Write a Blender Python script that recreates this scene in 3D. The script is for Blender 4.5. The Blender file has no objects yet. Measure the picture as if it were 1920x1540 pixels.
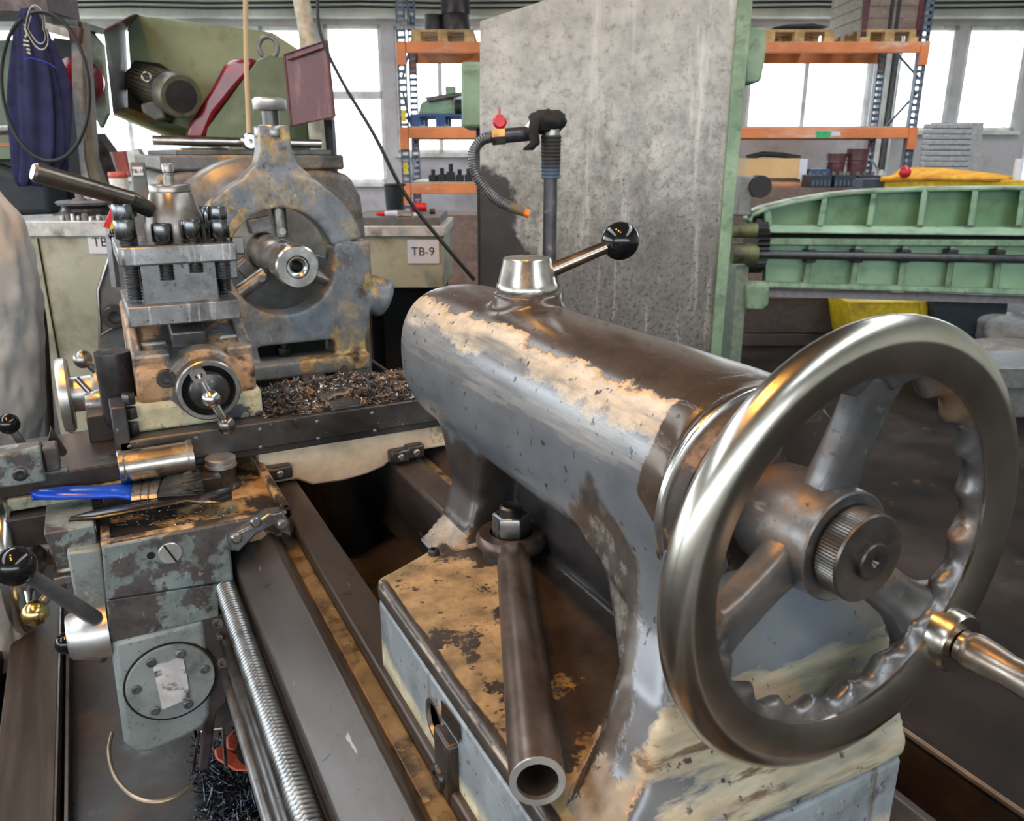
import bpy, bmesh, math, random
from mathutils import Matrix, Vector, noise as mnoise
random.seed(7)
SC = bpy.context.scene
COL = SC.collection
PI = math.pi
# ---------------------------------------------------------------- camera
# lengths in metres; heights "z" below are measured from the lens, which is 1.40 m above the floor
F, CX, CY, HY, VX, CZ = 1520.0, 960.0, 770.0, 285.0, 136.0, 1.40
PITCH = math.atan((CY - HY) / F)
YAW = math.atan((CX - VX) / math.hypot(F, CY - HY))
cd = bpy.data.cameras.new('camera'); cam = bpy.data.objects.new('camera', cd); COL.objects.link(cam)
cam.location = (0, 0, CZ); cam.rotation_euler = (PI/2 - PITCH, 0, -YAW)
cd.sensor_width = 36.0; cd.lens = F / 1920 * 36.0; cd.clip_start = 0.02; cd.clip_end = 200
cd.dof.use_dof = True; cd.dof.focus_distance = 0.85; cd.dof.aperture_fstop = 16.0
SC.camera = cam
# ---------------------------------------------------------------- world, light, exposure
SC.view_settings.view_transform = 'Standard'; SC.view_settings.look = 'None'
SC.view_settings.gamma = 1.0; SC.view_settings.exposure = 0.28; SC.view_settings.use_curve_mapping = False
CY_ = SC.cycles; CY_.max_bounces = 7; CY_.diffuse_bounces = 3; CY_.glossy_bounces = 4; CY_.transmission_bounces = 2; CY_.transparent_max_bounces = 8; CY_.caustics_reflective = False; CY_.caustics_refractive = False; CY_.adaptive_threshold = 0.03
SKY = 7.0
w = bpy.data.worlds.new('overcast_sky'); SC.world = w; w.use_nodes = True
nt = w.node_tree; bgn = nt.nodes['Background']
g1 = nt.nodes.new('ShaderNodeTexCoord'); g2 = nt.nodes.new('ShaderNodeSeparateXYZ'); g3 = nt.nodes.new('ShaderNodeValToRGB')
nt.links.new(g1.outputs['Generated'], g2.inputs[0]); nt.links.new(g2.outputs['Z'], g3.inputs[0]); nt.links.new(g3.outputs[0], bgn.inputs[0])
g3.color_ramp.elements[0].position = 0.0; g3.color_ramp.elements[0].color = (0.30, 0.31, 0.32, 1)
g3.color_ramp.elements[1].position = 0.06; g3.color_ramp.elements[1].color = (0.92, 0.96, 1.0, 1)
bgn.inputs[1].default_value = SKY
WF = Matrix.Translation((0, 0, CZ))                       # lathe frame: X across the bed, Y along the spindle, z from the lens
BF = WF @ Matrix.Rotation(-YAW, 4, 'Z')                   # hall frame: X to the right, Y into the hall
def light(name, kind, loc, rot, size, energy, color=(1, 1, 1), portal=False):
    l = bpy.data.lights.new(name, kind); o = bpy.data.objects.new(name, l); COL.objects.link(o)
    o.matrix_world = BF @ Matrix.Translation(loc) @ rot
    l.energy = energy; l.color = color
    if kind == 'AREA':
        l.shape = 'RECTANGLE'; l.size, l.size_y = size
        if portal: l.cycles.is_portal = True
    return o
RX = lambda a: Matrix.Rotation(math.radians(a), 4, 'X')
RY = lambda a: Matrix.Rotation(math.radians(a), 4, 'Y')
RZ = lambda a: Matrix.Rotation(math.radians(a), 4, 'Z')
# portals at the openings the sky shines through
light('window_portal', 'AREA', (0, 11.95, 0.75), RX(-90), (24.2, 2.6), 1, portal=True)
light('side_window_portal', 'AREA', (-7.95, 3.0, 0.95), RY(-90), (2.2, 15.5), 1, portal=True)
light('roof_portal', 'AREA', (-4.6, 2.0, 4.55), RX(0), (2.0, 14.0), 1, portal=True)
light('front_window_portal', 'AREA', (.5, -5.95, 1.1), RX(90), (14.8, 1.9), 1, portal=True)
light('roof_portal', 'AREA', (4.6, 2.0, 4.55), RX(0), (2.0, 14.0), 1, portal=True)
# ---------------------------------------------------------------- mesh helpers
def frame_of(p, d, up=(0, 0, 1)):
    d = Vector(d).normalized(); u = Vector(up)
    if abs(d.dot(u)) > 0.98: u = Vector((1, 0, 0))
    x = u.cross(d).normalized(); y = d.cross(x)
    m = Matrix((x, y, d)).transposed().to_4x4(); m.translation = Vector(p); return m
class MB:
    def __init__(s, frame=WF): s.v = []; s.f = []; s.frame = frame
    def add(s, vs, fs, M=None):
        b = len(s.v)
        s.v += [(M @ Vector(v)) if M else Vector(v) for v in vs]; s.f += [tuple(b + i for i in f) for f in fs]; return s
    def box(s, x0, x1, y0, y1, z0, z1, M=None):
        vs = [(x, y, z) for x in (x0, x1) for y in (y0, y1) for z in (z0, z1)]
        return s.add(vs, [(0, 1, 3, 2), (4, 6, 7, 5), (0, 4, 5, 1), (2, 3, 7, 6), (0, 2, 6, 4), (1, 5, 7, 3)], M)
    def loft(s, rings, cap=True, closed=False, M=None):
        n = len(rings[0]); vs = [p for r in rings for p in r]; fs = []
        k = len(rings)
        for i in range(k if closed else k - 1):
            a, b = i * n, ((i + 1) % k) * n
            fs += [(a + j, a + (j + 1) % n, b + (j + 1) % n, b + j) for j in range(n)]
        if cap and not closed: fs += [tuple(range(n))[::-1], tuple((k - 1) * n + j for j in range(n))]
        return s.add(vs, fs, M)
    def prism(s, poly, plane, a, b, M=None):      # poly in the plane 'xy','xz','yz', extruded from a to b
        f = {'xy': lambda p, t: (p[0], p[1], t), 'xz': lambda p, t: (p[0], t, p[1]), 'yz': lambda p, t: (t, p[0], p[1])}[plane]
        return s.loft([[f(p, a) for p in poly], [f(p, b) for p in poly]], M=M)
    def rev(s, prof, p, d, n=28, M=None):         # prof: (radius, distance along d)
        m = frame_of(p, d); m = M @ m if M else m
        rings = [[m @ Vector((max(r, 1e-5) * math.cos(2*PI*j/n), max(r, 1e-5) * math.sin(2*PI*j/n), t)) for j in range(n)] for r, t in prof]
        return s.loft(rings)
    def cyl(s, p, q, r, n=24, r2=None, M=None):
        d = Vector(q) - Vector(p); L = d.length; r2 = r if r2 is None else r2
        return s.rev([(r, 0), (r2, L)], p, d, n, M)
    def tube(s, pts, r, n=12, cap=True, M=None):
        pts = [Vector(p) for p in pts]; rings = []
        rr = r if isinstance(r, (list, tuple)) else [r] * len(pts)
        d0 = (pts[1] - pts[0]).normalized(); u = Vector((0, 0, 1)) if abs(d0.z) < 0.9 else Vector((1, 0, 0))
        x = u.cross(d0).normalized()
        for i, p in enumerate(pts):
            d = (pts[min(i + 1, len(pts) - 1)] - pts[max(i - 1, 0)]).normalized()
            x = (x - d * x.dot(d)).normalized(); y = d.cross(x)
            rings.append([p + (x * math.cos(2*PI*j/n) + y * math.sin(2*PI*j/n)) * rr[i] for j in range(n)])
        return s.loft(rings, cap=cap, M=M)
    def ball(s, p, r, n=24, sz=1.0):
        k = n // 2
        return s.rev([(r * math.sin(PI * i / k), -r * sz * math.cos(PI * i / k)) for i in range(k + 1)], p, (0, 0, 1), n)
    def hexa(s, p, d, r, h, n=6, M=None): return s.rev([(r * .93, 0), (r, h * .06), (r, h * .92), (r * .9, h)], p, d, n, M)
    def capscrew(s, p, d, r, h, M=None):          # socket-head screw: round head with a recessed hexagon
        s.rev([(r, 0), (r, h * .9), (r * .93, h), (r * .55, h), (r * .5, h * .5), (0, h * .45)], p, d, 18, M); return s
    def grid(s, fn, nu, nv):                      # open sheet fn(u,v)
        vs = [fn(i / nu, j / nv) for j in range(nv + 1) for i in range(nu + 1)]; k = nu + 1
        return s.add(vs, [(j*k + i, j*k + i + 1, (j+1)*k + i + 1, (j+1)*k + i) for j in range(nv) for i in range(nu)])
    def mesh(s, inv=None):
        m = bpy.data.meshes.new('m'); T = (inv @ s.frame) if inv else s.frame
        m.from_pydata([T @ v for v in s.v], [], s.f); m.validate(); return m
    def build(s, name, mat, parent=None, bevel=0.0, smooth=True, seg=2, fuse=None, sharp=38, subd=0, solid=0):
        inv = None
        if parent: inv = ROOTM[root_of(parent)].inverted()
        m = s.mesh(inv)
        bm = bmesh.new(); bm.from_mesh(m); bmesh.ops.recalc_face_normals(bm, faces=bm.faces); bm.to_mesh(m); bm.free()
        if fuse:
            vox, it = fuse
            t = bpy.data.objects.new('t', m); COL.objects.link(t)
            r = t.modifiers.new('r', 'REMESH'); r.mode = 'VOXEL'; r.voxel_size = vox
            q = t.modifiers.new('s', 'SMOOTH'); q.factor = .5; q.iterations = it
            dg = bpy.context.evaluated_depsgraph_get(); m2 = bpy.data.meshes.new_from_object(t.evaluated_get(dg))
            bpy.data.objects.remove(t); bpy.data.meshes.remove(m); m = m2; sharp = 180
        o = bpy.data.objects.new(name, m); m.name = name; COL.objects.link(o)
        if mat: m.materials.clear(); m.materials.append(mat)
        if smooth:
            m.polygons.foreach_set('use_smooth', [True] * len(m.polygons))
            if sharp < 180: m.set_sharp_from_angle(angle=math.radians(sharp))
        if parent:
            o.parent = parent
        if solid: q = o.modifiers.new('solid', 'SOLIDIFY'); q.thickness = solid
        if bevel:
            b = o.modifiers.new('bevel', 'BEVEL'); b.width = bevel; b.segments = seg; b.limit_method = 'ANGLE'; b.angle_limit = math.radians(35); b.harden_normals = False
        if subd: q = o.modifiers.new('sub', 'SUBSURF'); q.levels = q.render_levels = subd
        return o
ROOTM = {}
def root_of(o):
    while o.parent: o = o.parent
    return o
def tag(o, label=None, cat=None, group=None, kind=None):
    if label: o['label'] = label
    if cat: o['category'] = cat
    if group: o['group'] = group
    if kind: o['kind'] = kind
    return o
def thing(name, label, cat, loc, frame=WF, group=None):
    o = bpy.data.objects.new(name, None); COL.objects.link(o); o.empty_display_size = .05
    M = frame @ Matrix.Translation(loc); o.matrix_world = M; ROOTM[o] = M
    return tag(o, label, cat, group)
def single(mb, name, mat, label, cat, group=None, loc=None, kind=None, **k):   # a thing that is one mesh
    if loc is not None:
        M = mb.frame @ Matrix.Translation(loc); e = bpy.data.objects.new('e', None); ROOTM[e] = M
        o = mb.build(name, mat, e, **k); o.parent = None; o.matrix_world = M; bpy.data.objects.remove(e)
    else: o = mb.build(name, mat, None, **k)
    ROOTM[o] = o.matrix_world.copy(); return tag(o, label, cat, group, kind)
def dup(root, M, label=None, group=None):         # a copy of a thing with its parts and sub-parts
    r = root.copy(); COL.objects.link(r); r.matrix_world = M; ROOTM[r] = M
    if label: r['label'] = label
    if group: r['group'] = group
    for ch in list(root.children):
        c = ch.copy(); COL.objects.link(c); c.parent = r
        for g in ch.children:
            d = g.copy(); COL.objects.link(d); d.parent = c
    return r
def text(body, size, M, mat, parent, name='lettering', ext=0.0006, frame=BF, align='CENTER'):
    c = bpy.data.curves.new(name, 'FONT'); c.body = body; c.size = size; c.extrude = ext; c.align_x = align; c.align_y = 'CENTER'
    t = bpy.data.objects.new('t', c); COL.objects.link(t); dg = bpy.context.evaluated_depsgraph_get()
    me = bpy.data.meshes.new_from_object(t.evaluated_get(dg)); bpy.data.objects.remove(t)
    o = bpy.data.objects.new(name, me); COL.objects.link(o); me.materials.clear(); me.materials.append(mat)
    o.parent = parent; o.matrix_parent_inverse = Matrix()
    o.matrix_local = ROOTM[root_of(parent)].inverted() @ frame @ M
    return o
# a point seen at a pixel, at a given distance into the hall (hall frame) or on a plane of the lathe frame
def _ray(px, py):
    u, v = (px - CX) / F, (py - CY) / F; c, s_ = math.cos(PITCH), math.sin(PITCH)
    return Vector((u, c - v * s_, -s_ - v * c))
def hp(px, py, h): d = _ray(px, py); return d * (h / d.y)
def wp(px, py, ax, val): d = Matrix.Rotation(-YAW, 3, 'Z') @ _ray(px, py); return d * (val / d[ax])
# ---------------------------------------------------------------- materials
def M(name, base, r=.5, m=0.0, layers=(), bump=.06, bs=90., var=.15, rv=.12, vs=25., st=(1, 1, 1), spec=.5, coat=0, grime=0):
    if grime:      # workshop dirt: soft oily blotches, fine black specks, short pale scratches
        layers = list(layers) + [dict(c=(.038, .031, .026), s=17, d=10, rg=.74, t=.15 - .06 * grime, w=.22, o=.75, r=.36, h=.03), dict(c=(.028, .024, .02), s=130, d=5, rg=.7, t=.17 - .05 * grime, w=.07, o=.85, r=.5, h=-.06, v=0),
                                 dict(c=(.46, .45, .43), s=120, d=3, st=(1, .12, .5), t=.22 - .04 * grime, w=.04, o=.5, r=.35, m=.4, h=0, v=0)]
    mt = bpy.data.materials.new(name); mt.use_nodes = True; t = mt.node_tree; N = t.nodes; L = t.links
    b = N['Principled BSDF']; tc = N.new('ShaderNodeTexCoord').outputs['Object']
    b.inputs['Specular IOR Level'].default_value = spec
    if coat: b.inputs['Coat Weight'].default_value = coat; b.inputs['Coat Roughness'].default_value = .12
    def noise(scale, detail=6, rough=.6, stretch=(1, 1, 1)):
        src = tc
        if tuple(stretch) != (1, 1, 1):
            q = N.new('ShaderNodeMapping'); q.inputs['Scale'].default_value = stretch; L.new(tc, q.inputs[0]); src = q.outputs[0]
        n = N.new('ShaderNodeTexNoise'); n.inputs['Scale'].default_value = scale; n.inputs['Detail'].default_value = detail; n.inputs['Roughness'].default_value = rough
        L.new(src, n.inputs['Vector']); return n.outputs['Fac']
    def math_(op, a, c, clamp=False, d=None):
        q = N.new('ShaderNodeMath'); q.operation = op; q.use_clamp = clamp
        for i, x in enumerate((a, c) if d is None else (a, c, d)):
            if isinstance(x, (int, float)): q.inputs[i].default_value = x
            else: L.new(x, q.inputs[i])
        return q.outputs[0]
    def mixc(f, a, c):
        q = N.new('ShaderNodeMix'); q.data_type = 'RGBA'; L.new(f, q.inputs[0])
        for k, x in ((6, a), (7, c)):
            if isinstance(x, tuple): q.inputs[k].default_value = (*x, 1)
            else: L.new(x, q.inputs[k])
        return q.outputs[2]
    def mixf(f, a, c):
        q = N.new('ShaderNodeMix'); q.data_type = 'FLOAT'; L.new(f, q.inputs[0])
        for k, x in ((2, a), (3, c)):
            if isinstance(x, (int, float)): q.inputs[k].default_value = x
            else: L.new(x, q.inputs[k])
        return q.outputs[0]
    vn = noise(vs, 4, .6, st)
    col, rg, me = tuple(base), r, m
    dk = tuple(c * (1 - var * 2.2) for c in base); lt = tuple(min(1, c * (1 + var * 1.8)) for c in base)
    col = mixc(math_('MULTIPLY_ADD', vn, 2.2, True, -.6), dk, lt)
    fb = noise(bs, 3, .65, st); hsum = math_('MULTIPLY', fb, bump)
    rg = math_('MULTIPLY_ADD', vn, rv * 2, True, r - rv)
    for ly in layers:
        n = noise(ly.get('s', 20), min(6, ly.get('d', 6)), ly.get('rg', .62), ly.get('st', (1, 1, 1)))
        val = math_('MULTIPLY_ADD', n, ly.get('a', 1.0), False, -.5 * ly.get('a', 1.0))
        for g in ([ly['g']] if 'g' in ly else []) + ly.get('gs', []):
            dp = N.new('ShaderNodeVectorMath'); dp.operation = 'DOT_PRODUCT'; L.new(tc, dp.inputs[0]); dp.inputs[1].default_value = g[:3]
            e = math_('ADD', dp.outputs['Value'], g[3])
            if len(g) > 4: e = math_('MINIMUM', e, g[4])
            if len(g) > 5: e = math_('MAXIMUM', e, g[5])
            val = math_('ADD', val, e)
        if 'n' in ly:      # follows the facing of the surface (wear on tops, dust)
            ge = N.new('ShaderNodeNewGeometry'); vt = N.new('ShaderNodeVectorTransform'); vt.convert_from = 'WORLD'; vt.convert_to = 'OBJECT'
            L.new(ge.outputs['True Normal'], vt.inputs[0]); dp = N.new('ShaderNodeVectorMath'); dp.operation = 'DOT_PRODUCT'
            L.new(vt.outputs[0], dp.inputs[0]); dp.inputs[1].default_value = ly['n'][:3]
            val = math_('ADD', val, math_('ADD', dp.outputs['Value'], ly['n'][3]))
        if 'e' in ly:      # worn edges
            ge = N.new('ShaderNodeNewGeometry'); val = math_('ADD', val, math_('MULTIPLY_ADD', ge.outputs['Pointiness'], ly['e'], False, -.5 * ly['e']))
        wd = ly.get('w', .05)
        f = math_('MULTIPLY_ADD', val, 1 / wd, True, .5 - ly.get('t', 0) / wd)
        if 'o' in ly: f = math_('MULTIPLY', f, ly['o'])
        c = ly['c']
        if ly.get('v', .2):
            n2 = noise(ly.get('s', 20) * 2.7, 3, .65, ly.get('st', (1, 1, 1))); v_ = ly.get('v', .2)
            c = mixc(math_('MULTIPLY_ADD', n2, 2.4, True, -.7), tuple(x * (1 - 2 * v_) for x in c), tuple(min(1, x * (1 + 1.6 * v_)) for x in c))
        col = mixc(f, col, c); rg = mixf(f, rg, ly.get('r', r)); me = mixf(f, me, ly.get('m', 0.0))
        hsum = math_('ADD', hsum, math_('MULTIPLY', f, ly.get('h', .12)))
    for sock, x in (('Base Color', col), ('Roughness', rg), ('Metallic', me)):
        if isinstance(x, (int, float)): b.inputs[sock].default_value = x
        elif isinstance(x, tuple): b.inputs[sock].default_value = (*x, 1)
        else: L.new(x, b.inputs[sock])
    if bump or layers:
        bp = N.new('ShaderNodeBump'); bp.inputs['Strength'].default_value = .6; bp.inputs['Distance'].default_value = .0012
        L.new(hsum, bp.inputs['Height']); L.new(bp.outputs[0], b.inputs['Normal'])
        if coat: L.new(bp.outputs[0], b.inputs['Coat Normal'])
    return mt
def glow(name, col, s):
    mt = bpy.data.materials.new(name); mt.use_nodes = True; t = mt.node_tree; b = t.nodes['Principled BSDF']
    b.inputs['Base Color'].default_value = (*col, 1); b.inputs['Emission Color'].default_value = (*col, 1); b.inputs['Emission Strength'].default_value = s; return mt
def glass_mat():
    mt = bpy.data.materials.new('dusty_window_glass'); mt.use_nodes = True; t = mt.node_tree; N = t.nodes; L = t.links; N.remove(N['Principled BSDF'])
    a = N.new('ShaderNodeBsdfTransparent'); a.inputs[0].default_value = (.93, .95, .96, 1); g = N.new('ShaderNodeBsdfGlossy'); g.inputs['Roughness'].default_value = .08
    mx = N.new('ShaderNodeMixShader'); mx.inputs[0].default_value = .06; L.new(a.outputs[0], mx.inputs[1]); L.new(g.outputs[0], mx.inputs[2]); L.new(mx.outputs[0], N['Material Output'].inputs[0]); return mt
BROWN = (.050, .040, .034); TAN = (.50, .36, .20); CREAM = (.62, .57, .42); PGREY = (.155, .185, .21); OIL = (.022, .018, .015); RUST = (.16, .075, .03)
steel = M('bright_steel', (.55, .54, .52), .24, 1, bump=.02, bs=200, var=.1, rv=.06)
steel_worn = M('worn_steel', (.36, .35, .34), .34, 1, grime=.4, layers=[dict(c=(.05, .04, .035), s=18, t=.13, w=.2, r=.5, m=.3, o=.8)], bump=.05, bs=160)
dark_steel = M('dark_oiled_steel', (.10, .098, .10), .32, .9, grime=.6, layers=[dict(c=(.02, .018, .017), s=30, t=.1, w=.15, r=.35, m=.2)], bump=.08, bs=150)
machined = M('machined_grey_steel', (.24, .245, .255), .4, .85, grime=.5, layers=[dict(c=(.06, .055, .05), s=14, t=.16, w=.25, r=.5, m=.4)], bump=.05, bs=220, vs=18)
oily_brown = M('oily_brown_iron', (.060, .048, .042), .34, .45, [dict(c=OIL, s=12, t=.12, w=.2, r=.25, m=.2), dict(c=(.30, .20, .10), s=35, t=.2, w=.1, r=.6, m=0)], bump=.1, bs=120)
black_gloss = M('black_plastic_ball', (.008, .008, .009), .12, 0, bump=.0, var=.05, rv=.03)
black_matt = M('black_rubber', (.016, .016, .017), .55, 0, bump=.05)
brass = M('brass', (.75, .55, .22), .22, 1, bump=.03)
white_metal = M('matt_aluminium', (.62, .62, .61), .38, .9, bump=.05, bs=150)
blackhole = M('gap_shade_black', (.006, .006, .006), .9, 0, bump=0)  # near-black stands in for the shade inside gaps, slots and openings
# ================================================================ the hall
pale_green = M('pale_green_painted_wall', (.64, .67, .58), .6, 0, [dict(c=(.40, .40, .35), s=1.4, t=.14, w=.3, r=.7, st=(1, 1, .3))], bump=.1, bs=8, vs=1.5)
lilac_wall = M('pale_lilac_plaster', (.60, .58, .61), .7, 0, [dict(c=(.28, .24, .22), s=2, t=.18, w=.3, r=.8)], bump=.1, bs=8, vs=2)
frame_paint = M('off_white_window_frame', (.78, .79, .75), .5, 0, [dict(c=(.3, .19, .15), s=6, t=.2, w=.2)], bump=.05, bs=20, vs=4)
floor_mat = M('oily_concrete_floor', (.028, .021, .018), .6, 0, [dict(c=(.012, .010, .009), s=2.2, t=.0, w=.2, r=.5), dict(c=(.11, .065, .035), s=9, t=.17, w=.12, r=.6), dict(c=(.065, .052, .048), s=.9, t=.1, w=.2, r=.5)], bump=.3, bs=30, vs=3, spec=.08)
ceil_mat = M('dull_brown_ceiling', (.20, .17, .135), .8, 0, bump=.05, bs=4, vs=1)
glass = glass_mat()
def struct(name, mb, m, parent=None, **k):
    o = mb.build(name, m, parent, smooth=False, **k)
    if not parent: tag(o, kind='structure'); ROOTM[o] = o.matrix_world.copy()
    return o
struct('floor', MB(BF).box(-8.2, 9.4, -6.2, 12.4, -1.6, -1.4), floor_mat)
R0, R1, H0, H1, ZC = -8.0, 9.0, -6.0, 12.0, 4.6
wm = MB(BF)
wins = [(-7.7, -6.6, -.35, 1.62, 0), (-6.4, -4.25, -.35, 1.62, 1), (-4.05, -2.72, -.35, 1.62, 1), (-2.55, -1.78, -.42, 1.64, 0), (-1.6, -.35, -.02, 1.62, 1), (-.1, 1.4, -.02, 1.62, 1), (1.6, 3.1, -.02, 1.62, 1),
        (3.25, 4.92, .28, 1.62, 1), (5.28, 6.05, .28, 1.62, 0), (6.18, 7.02, .28, 1.62, 0), (7.2, 8.8, -.6, 1.62, 1)]
xs = R0 - .2
for a, b, z0, z1, k in wins:
    wm.box(xs, a, H1, H1 + .3, -1.4, ZC); wm.box(a, b, H1, H1 + .3, -1.4, z0); wm.box(a, b, H1, H1 + .3, z1, ZC); xs = b
wm.box(xs, R1 + .2, H1, H1 + .3, -1.4, ZC)
struct('wall_back', wm, lilac_wall)
bm_ = MB(BF); bm_.box(R0, R1, H1 - .22, H1, 1.70, 2.35); struct('trim_1', bm_, pale_green, bevel=.02)
bm_ = MB(BF)
for z in (1.80, 1.86, 1.93): bm_.tube([(R0 + i * 1.0, H1 - .3, z + .012 * math.sin(i * 2.1 + z)) for i in range(17)], .016, 6)
struct('trim_2', bm_, black_matt)
for i, (a, b, z0, z1, k) in enumerate(wins):
    t = .05; y0, y1 = H1 + .02, H1 + .12
    f = MB(BF); f.box(a, a + t, y0, y1, z0, z1); f.box(b - t, b, y0, y1, z0, z1); f.box(a, b, y0, y1, z0, z0 + t); f.box(a, b, y0, y1, z1 - t, z1)
    mids = [a, b]
    if k: mids = [a, (a + b) / 2 - .02 if i != 7 else 4.05, b]; f.box(mids[1] - .03, mids[1] + .03, y0, y1, z0, z1)
    if i == 3: f.box(a, b, y0, y1, .70, .80)
    wnd = struct('window_%d' % (i + 1), f, frame_paint)
    for u in range(len(mids) - 1):
        p = MB(BF).box(mids[u] + .02, mids[u + 1] - .02, y0 + .045, y0 + .05, z0 + .02, z1 - .02).build('pane', glass, wnd, smooth=False)
    s_ = MB(BF).box(a - .05, b + .05, H1 - .08, H1 + .05, z0 - .05, z0).build('sill', frame_paint, wnd, smooth=False)
struct('trim_3', MB(BF).box(4.95, 5.10, H1 - .2, H1, -1.4, 1.7).box(5.18, 5.26, H1 - .14, H1, -1.4, 1.7), frame_paint)
struct('trim_4', MB(BF).cyl((5.14, H1 - .25, -1.4), (5.14, H1 - .25, 1.75), .035, 10), dark_steel)
wl = MB(BF); zs0, zs1 = -.1, 2.0
wl.box(R0 - .3, R0, H0, H1, -1.4, zs0); wl.box(R0 - .3, R0, H0, H1, zs1, ZC); wl.box(R0 - .3, R0, H0, -4.7, zs0, zs1); wl.box(R0 - .3, R0, 10.7, H1, zs0, zs1)
struct('wall_left', wl, pale_green)
f = MB(BF)
for i in range(12): y = -4.7 + 15.4 * i / 11; f.box(R0 - .2, R0 - .1, y - .04, y + .04, zs0, zs1)
f.box(R0 - .2, R0 - .1, -4.7, 10.7, zs0, zs0 + .06); f.box(R0 - .2, R0 - .1, -4.7, 10.7, zs1 - .06, zs1)
wnd = struct('window_12', f, frame_paint)
for i in range(11): MB(BF).box(R0 - .155, R0 - .15, -4.7 + 1.4 * i + .03, -4.7 + 1.4 * i + 1.37, zs0 + .03, zs1 - .03).build('pane', glass, wnd, smooth=False)
struct('wall_right', MB(BF).box(R1, R1 + .3, H0, H1, -1.4, ZC), pale_green)
wf = MB(BF); f = MB(BF)
wf.box(R0, R1, H0 - .3, H0, -1.4, .15); wf.box(R0, R1, H0 - .3, H0, 2.05, ZC); wf.box(R0, -6.9, H0 - .3, H0, .15, 2.05); wf.box(7.9, R1, H0 - .3, H0, .15, 2.05)
struct('wall_front', wf, pale_green)
for i in range(11): x = -6.9 + 14.8 * i / 10; f.box(x - .05, x + .05, H0 - .2, H0 - .1, .15, 2.05)
f.box(-6.9, 7.9, H0 - .2, H0 - .1, .15, .21); f.box(-6.9, 7.9, H0 - .2, H0 - .1, 1.99, 2.05)
wnd = struct('window_15', f, frame_paint)
for i in range(10): MB(BF).box(-6.9 + 1.48 * i + .04, -6.9 + 1.48 * i + 1.44, H0 - .155, H0 - .15, .18, 2.02).build('pane', glass, wnd, smooth=False)
c = MB(BF); sl = [(-5.6, -3.6), (3.6, 5.6)]; x = R0 - .2
for a, b in sl: c.box(x, a, H0 - .3, H1 + .3, ZC, ZC + .2); c.box(a, b, H0 - .3, -5, ZC, ZC + .2); c.box(a, b, 9, H1 + .3, ZC, ZC + .2); x = b
c.box(x, R1 + .3, H0 - .3, H1 + .3, ZC, ZC + .2)
struct('ceiling', c, ceil_mat)
for i, (a, b) in enumerate(sl):
    f = MB(BF)
    for j in range(8): y = -5 + 2 * j; f.box(a, b, y - .04, y + .04, ZC + .05, ZC + .13)
    wnd = struct('window_%d' % (13 + i), f, frame_paint)
    for j in range(7): MB(BF).box(a, b, -5 + 2 * j + .04, -3 + 2 * j - .04, ZC + .08, ZC + .085).build('pane', glass, wnd, smooth=False)
# warm high-bay lamps hanging over the lathe
shade_m = M('enamel_lamp_shade', (.12, .16, .13), .35, 0, bump=.02)
lampm = glow('sodium_lamp_glass', (1, .42, .07), 330)
LAMPS = [(-.75, -.35, 'over the operator side'), (-.25, -1.15, 'behind the tailstock end'), (-1.25, .75, 'over the apron')]
for i, (lr, lh, where) in enumerate(LAMPS):
    t = thing('high_bay_lamp', 'green enamel high bay lamp with warm bulb hanging ' + where, 'lamp', (lr, lh, 3.3), BF, 'warm high bay lamps under the ceiling')
    MB(BF).rev([(.05, .32), (.06, .25), (.20, .06), (.26, 0), (.255, 0), (.19, .06), (.05, .24)], (lr, lh, 3.3), (0, 0, 1)).build('shade', shade_m, t)
    MB(BF).ball((lr, lh, 3.34), .085).build('bulb', lampm, t)
    MB(BF).cyl((lr, lh, 3.6), (lr, lh, 4.6), .012, 8).build('cord', black_matt, t)
    l = light('warm_lamp_light', 'POINT', (lr, lh, 3.34), RX(0), None, 28, (1, .55, .17)); l.data.shadow_soft_size = .12
# ================================================================ the lathe: bed, headstock, chuck
XA, ZA = 0.4026, -0.2402
bed_way = M('worn_bed_way', (.085, .076, .072), .36, .55, grime=.35, layers=[dict(c=(.16, .13, .12), s=5, t=.06, w=.2, r=.5, m=.5, st=(1, .3, 1)), dict(c=OIL, s=26, t=.16, w=.1, r=.22, m=.1), dict(c=(.20, .14, .07), s=40, t=.22, w=.06, r=.5)], bump=.06, bs=200, st=(1, .15, 1), vs=20)
sludge = M('oily_yellow_sludge', (.22, .165, .085), .4, 0, [dict(c=(.07, .045, .022), s=38, t=.04, w=.16, r=.3), dict(c=(.33, .26, .15), s=80, t=.14, w=.1, r=.55)], bump=.35, bs=160, vs=30, spec=.55)
brown_sludge = M('dark_brown_sludge', (.040, .026, .016), .38, .1, [dict(c=OIL, s=9, t=.03, w=.15, r=.25), dict(c=(.15, .11, .08), s=45, t=.19, w=.07, r=.6)], bump=.4, bs=90)
bed_paint = M('chipped_grey_bed_paint', (.10, .115, .125), .5, 0, [dict(c=OIL, s=6, t=0, w=.3, r=.35), dict(c=RUST, s=30, t=.2, w=.1)], bump=.15, bs=60)
lathe = thing('lathe', 'long grey engine lathe with oily bed ways, paint-worn headstock and chuck', 'lathe', (XA, 1.6, -1.40))
Y0, Y1 = -.9, 3.4
MB().prism([(.118, -.62), (.118, -.530), (.126, -.521), (.163, -.489), (.170, -.493), (.183, -.516), (.183, -.62)], 'xz', Y0, Y1).build('prism_way', bed_way, lathe, bevel=.0025)
MB().prism([(.182, -.62), (.182, -.5135), (.195, -.512), (.202, -.5135), (.202, -.62)], 'xz', Y0, Y1).build('sludge_groove', sludge, lathe, bevel=.002)
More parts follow.
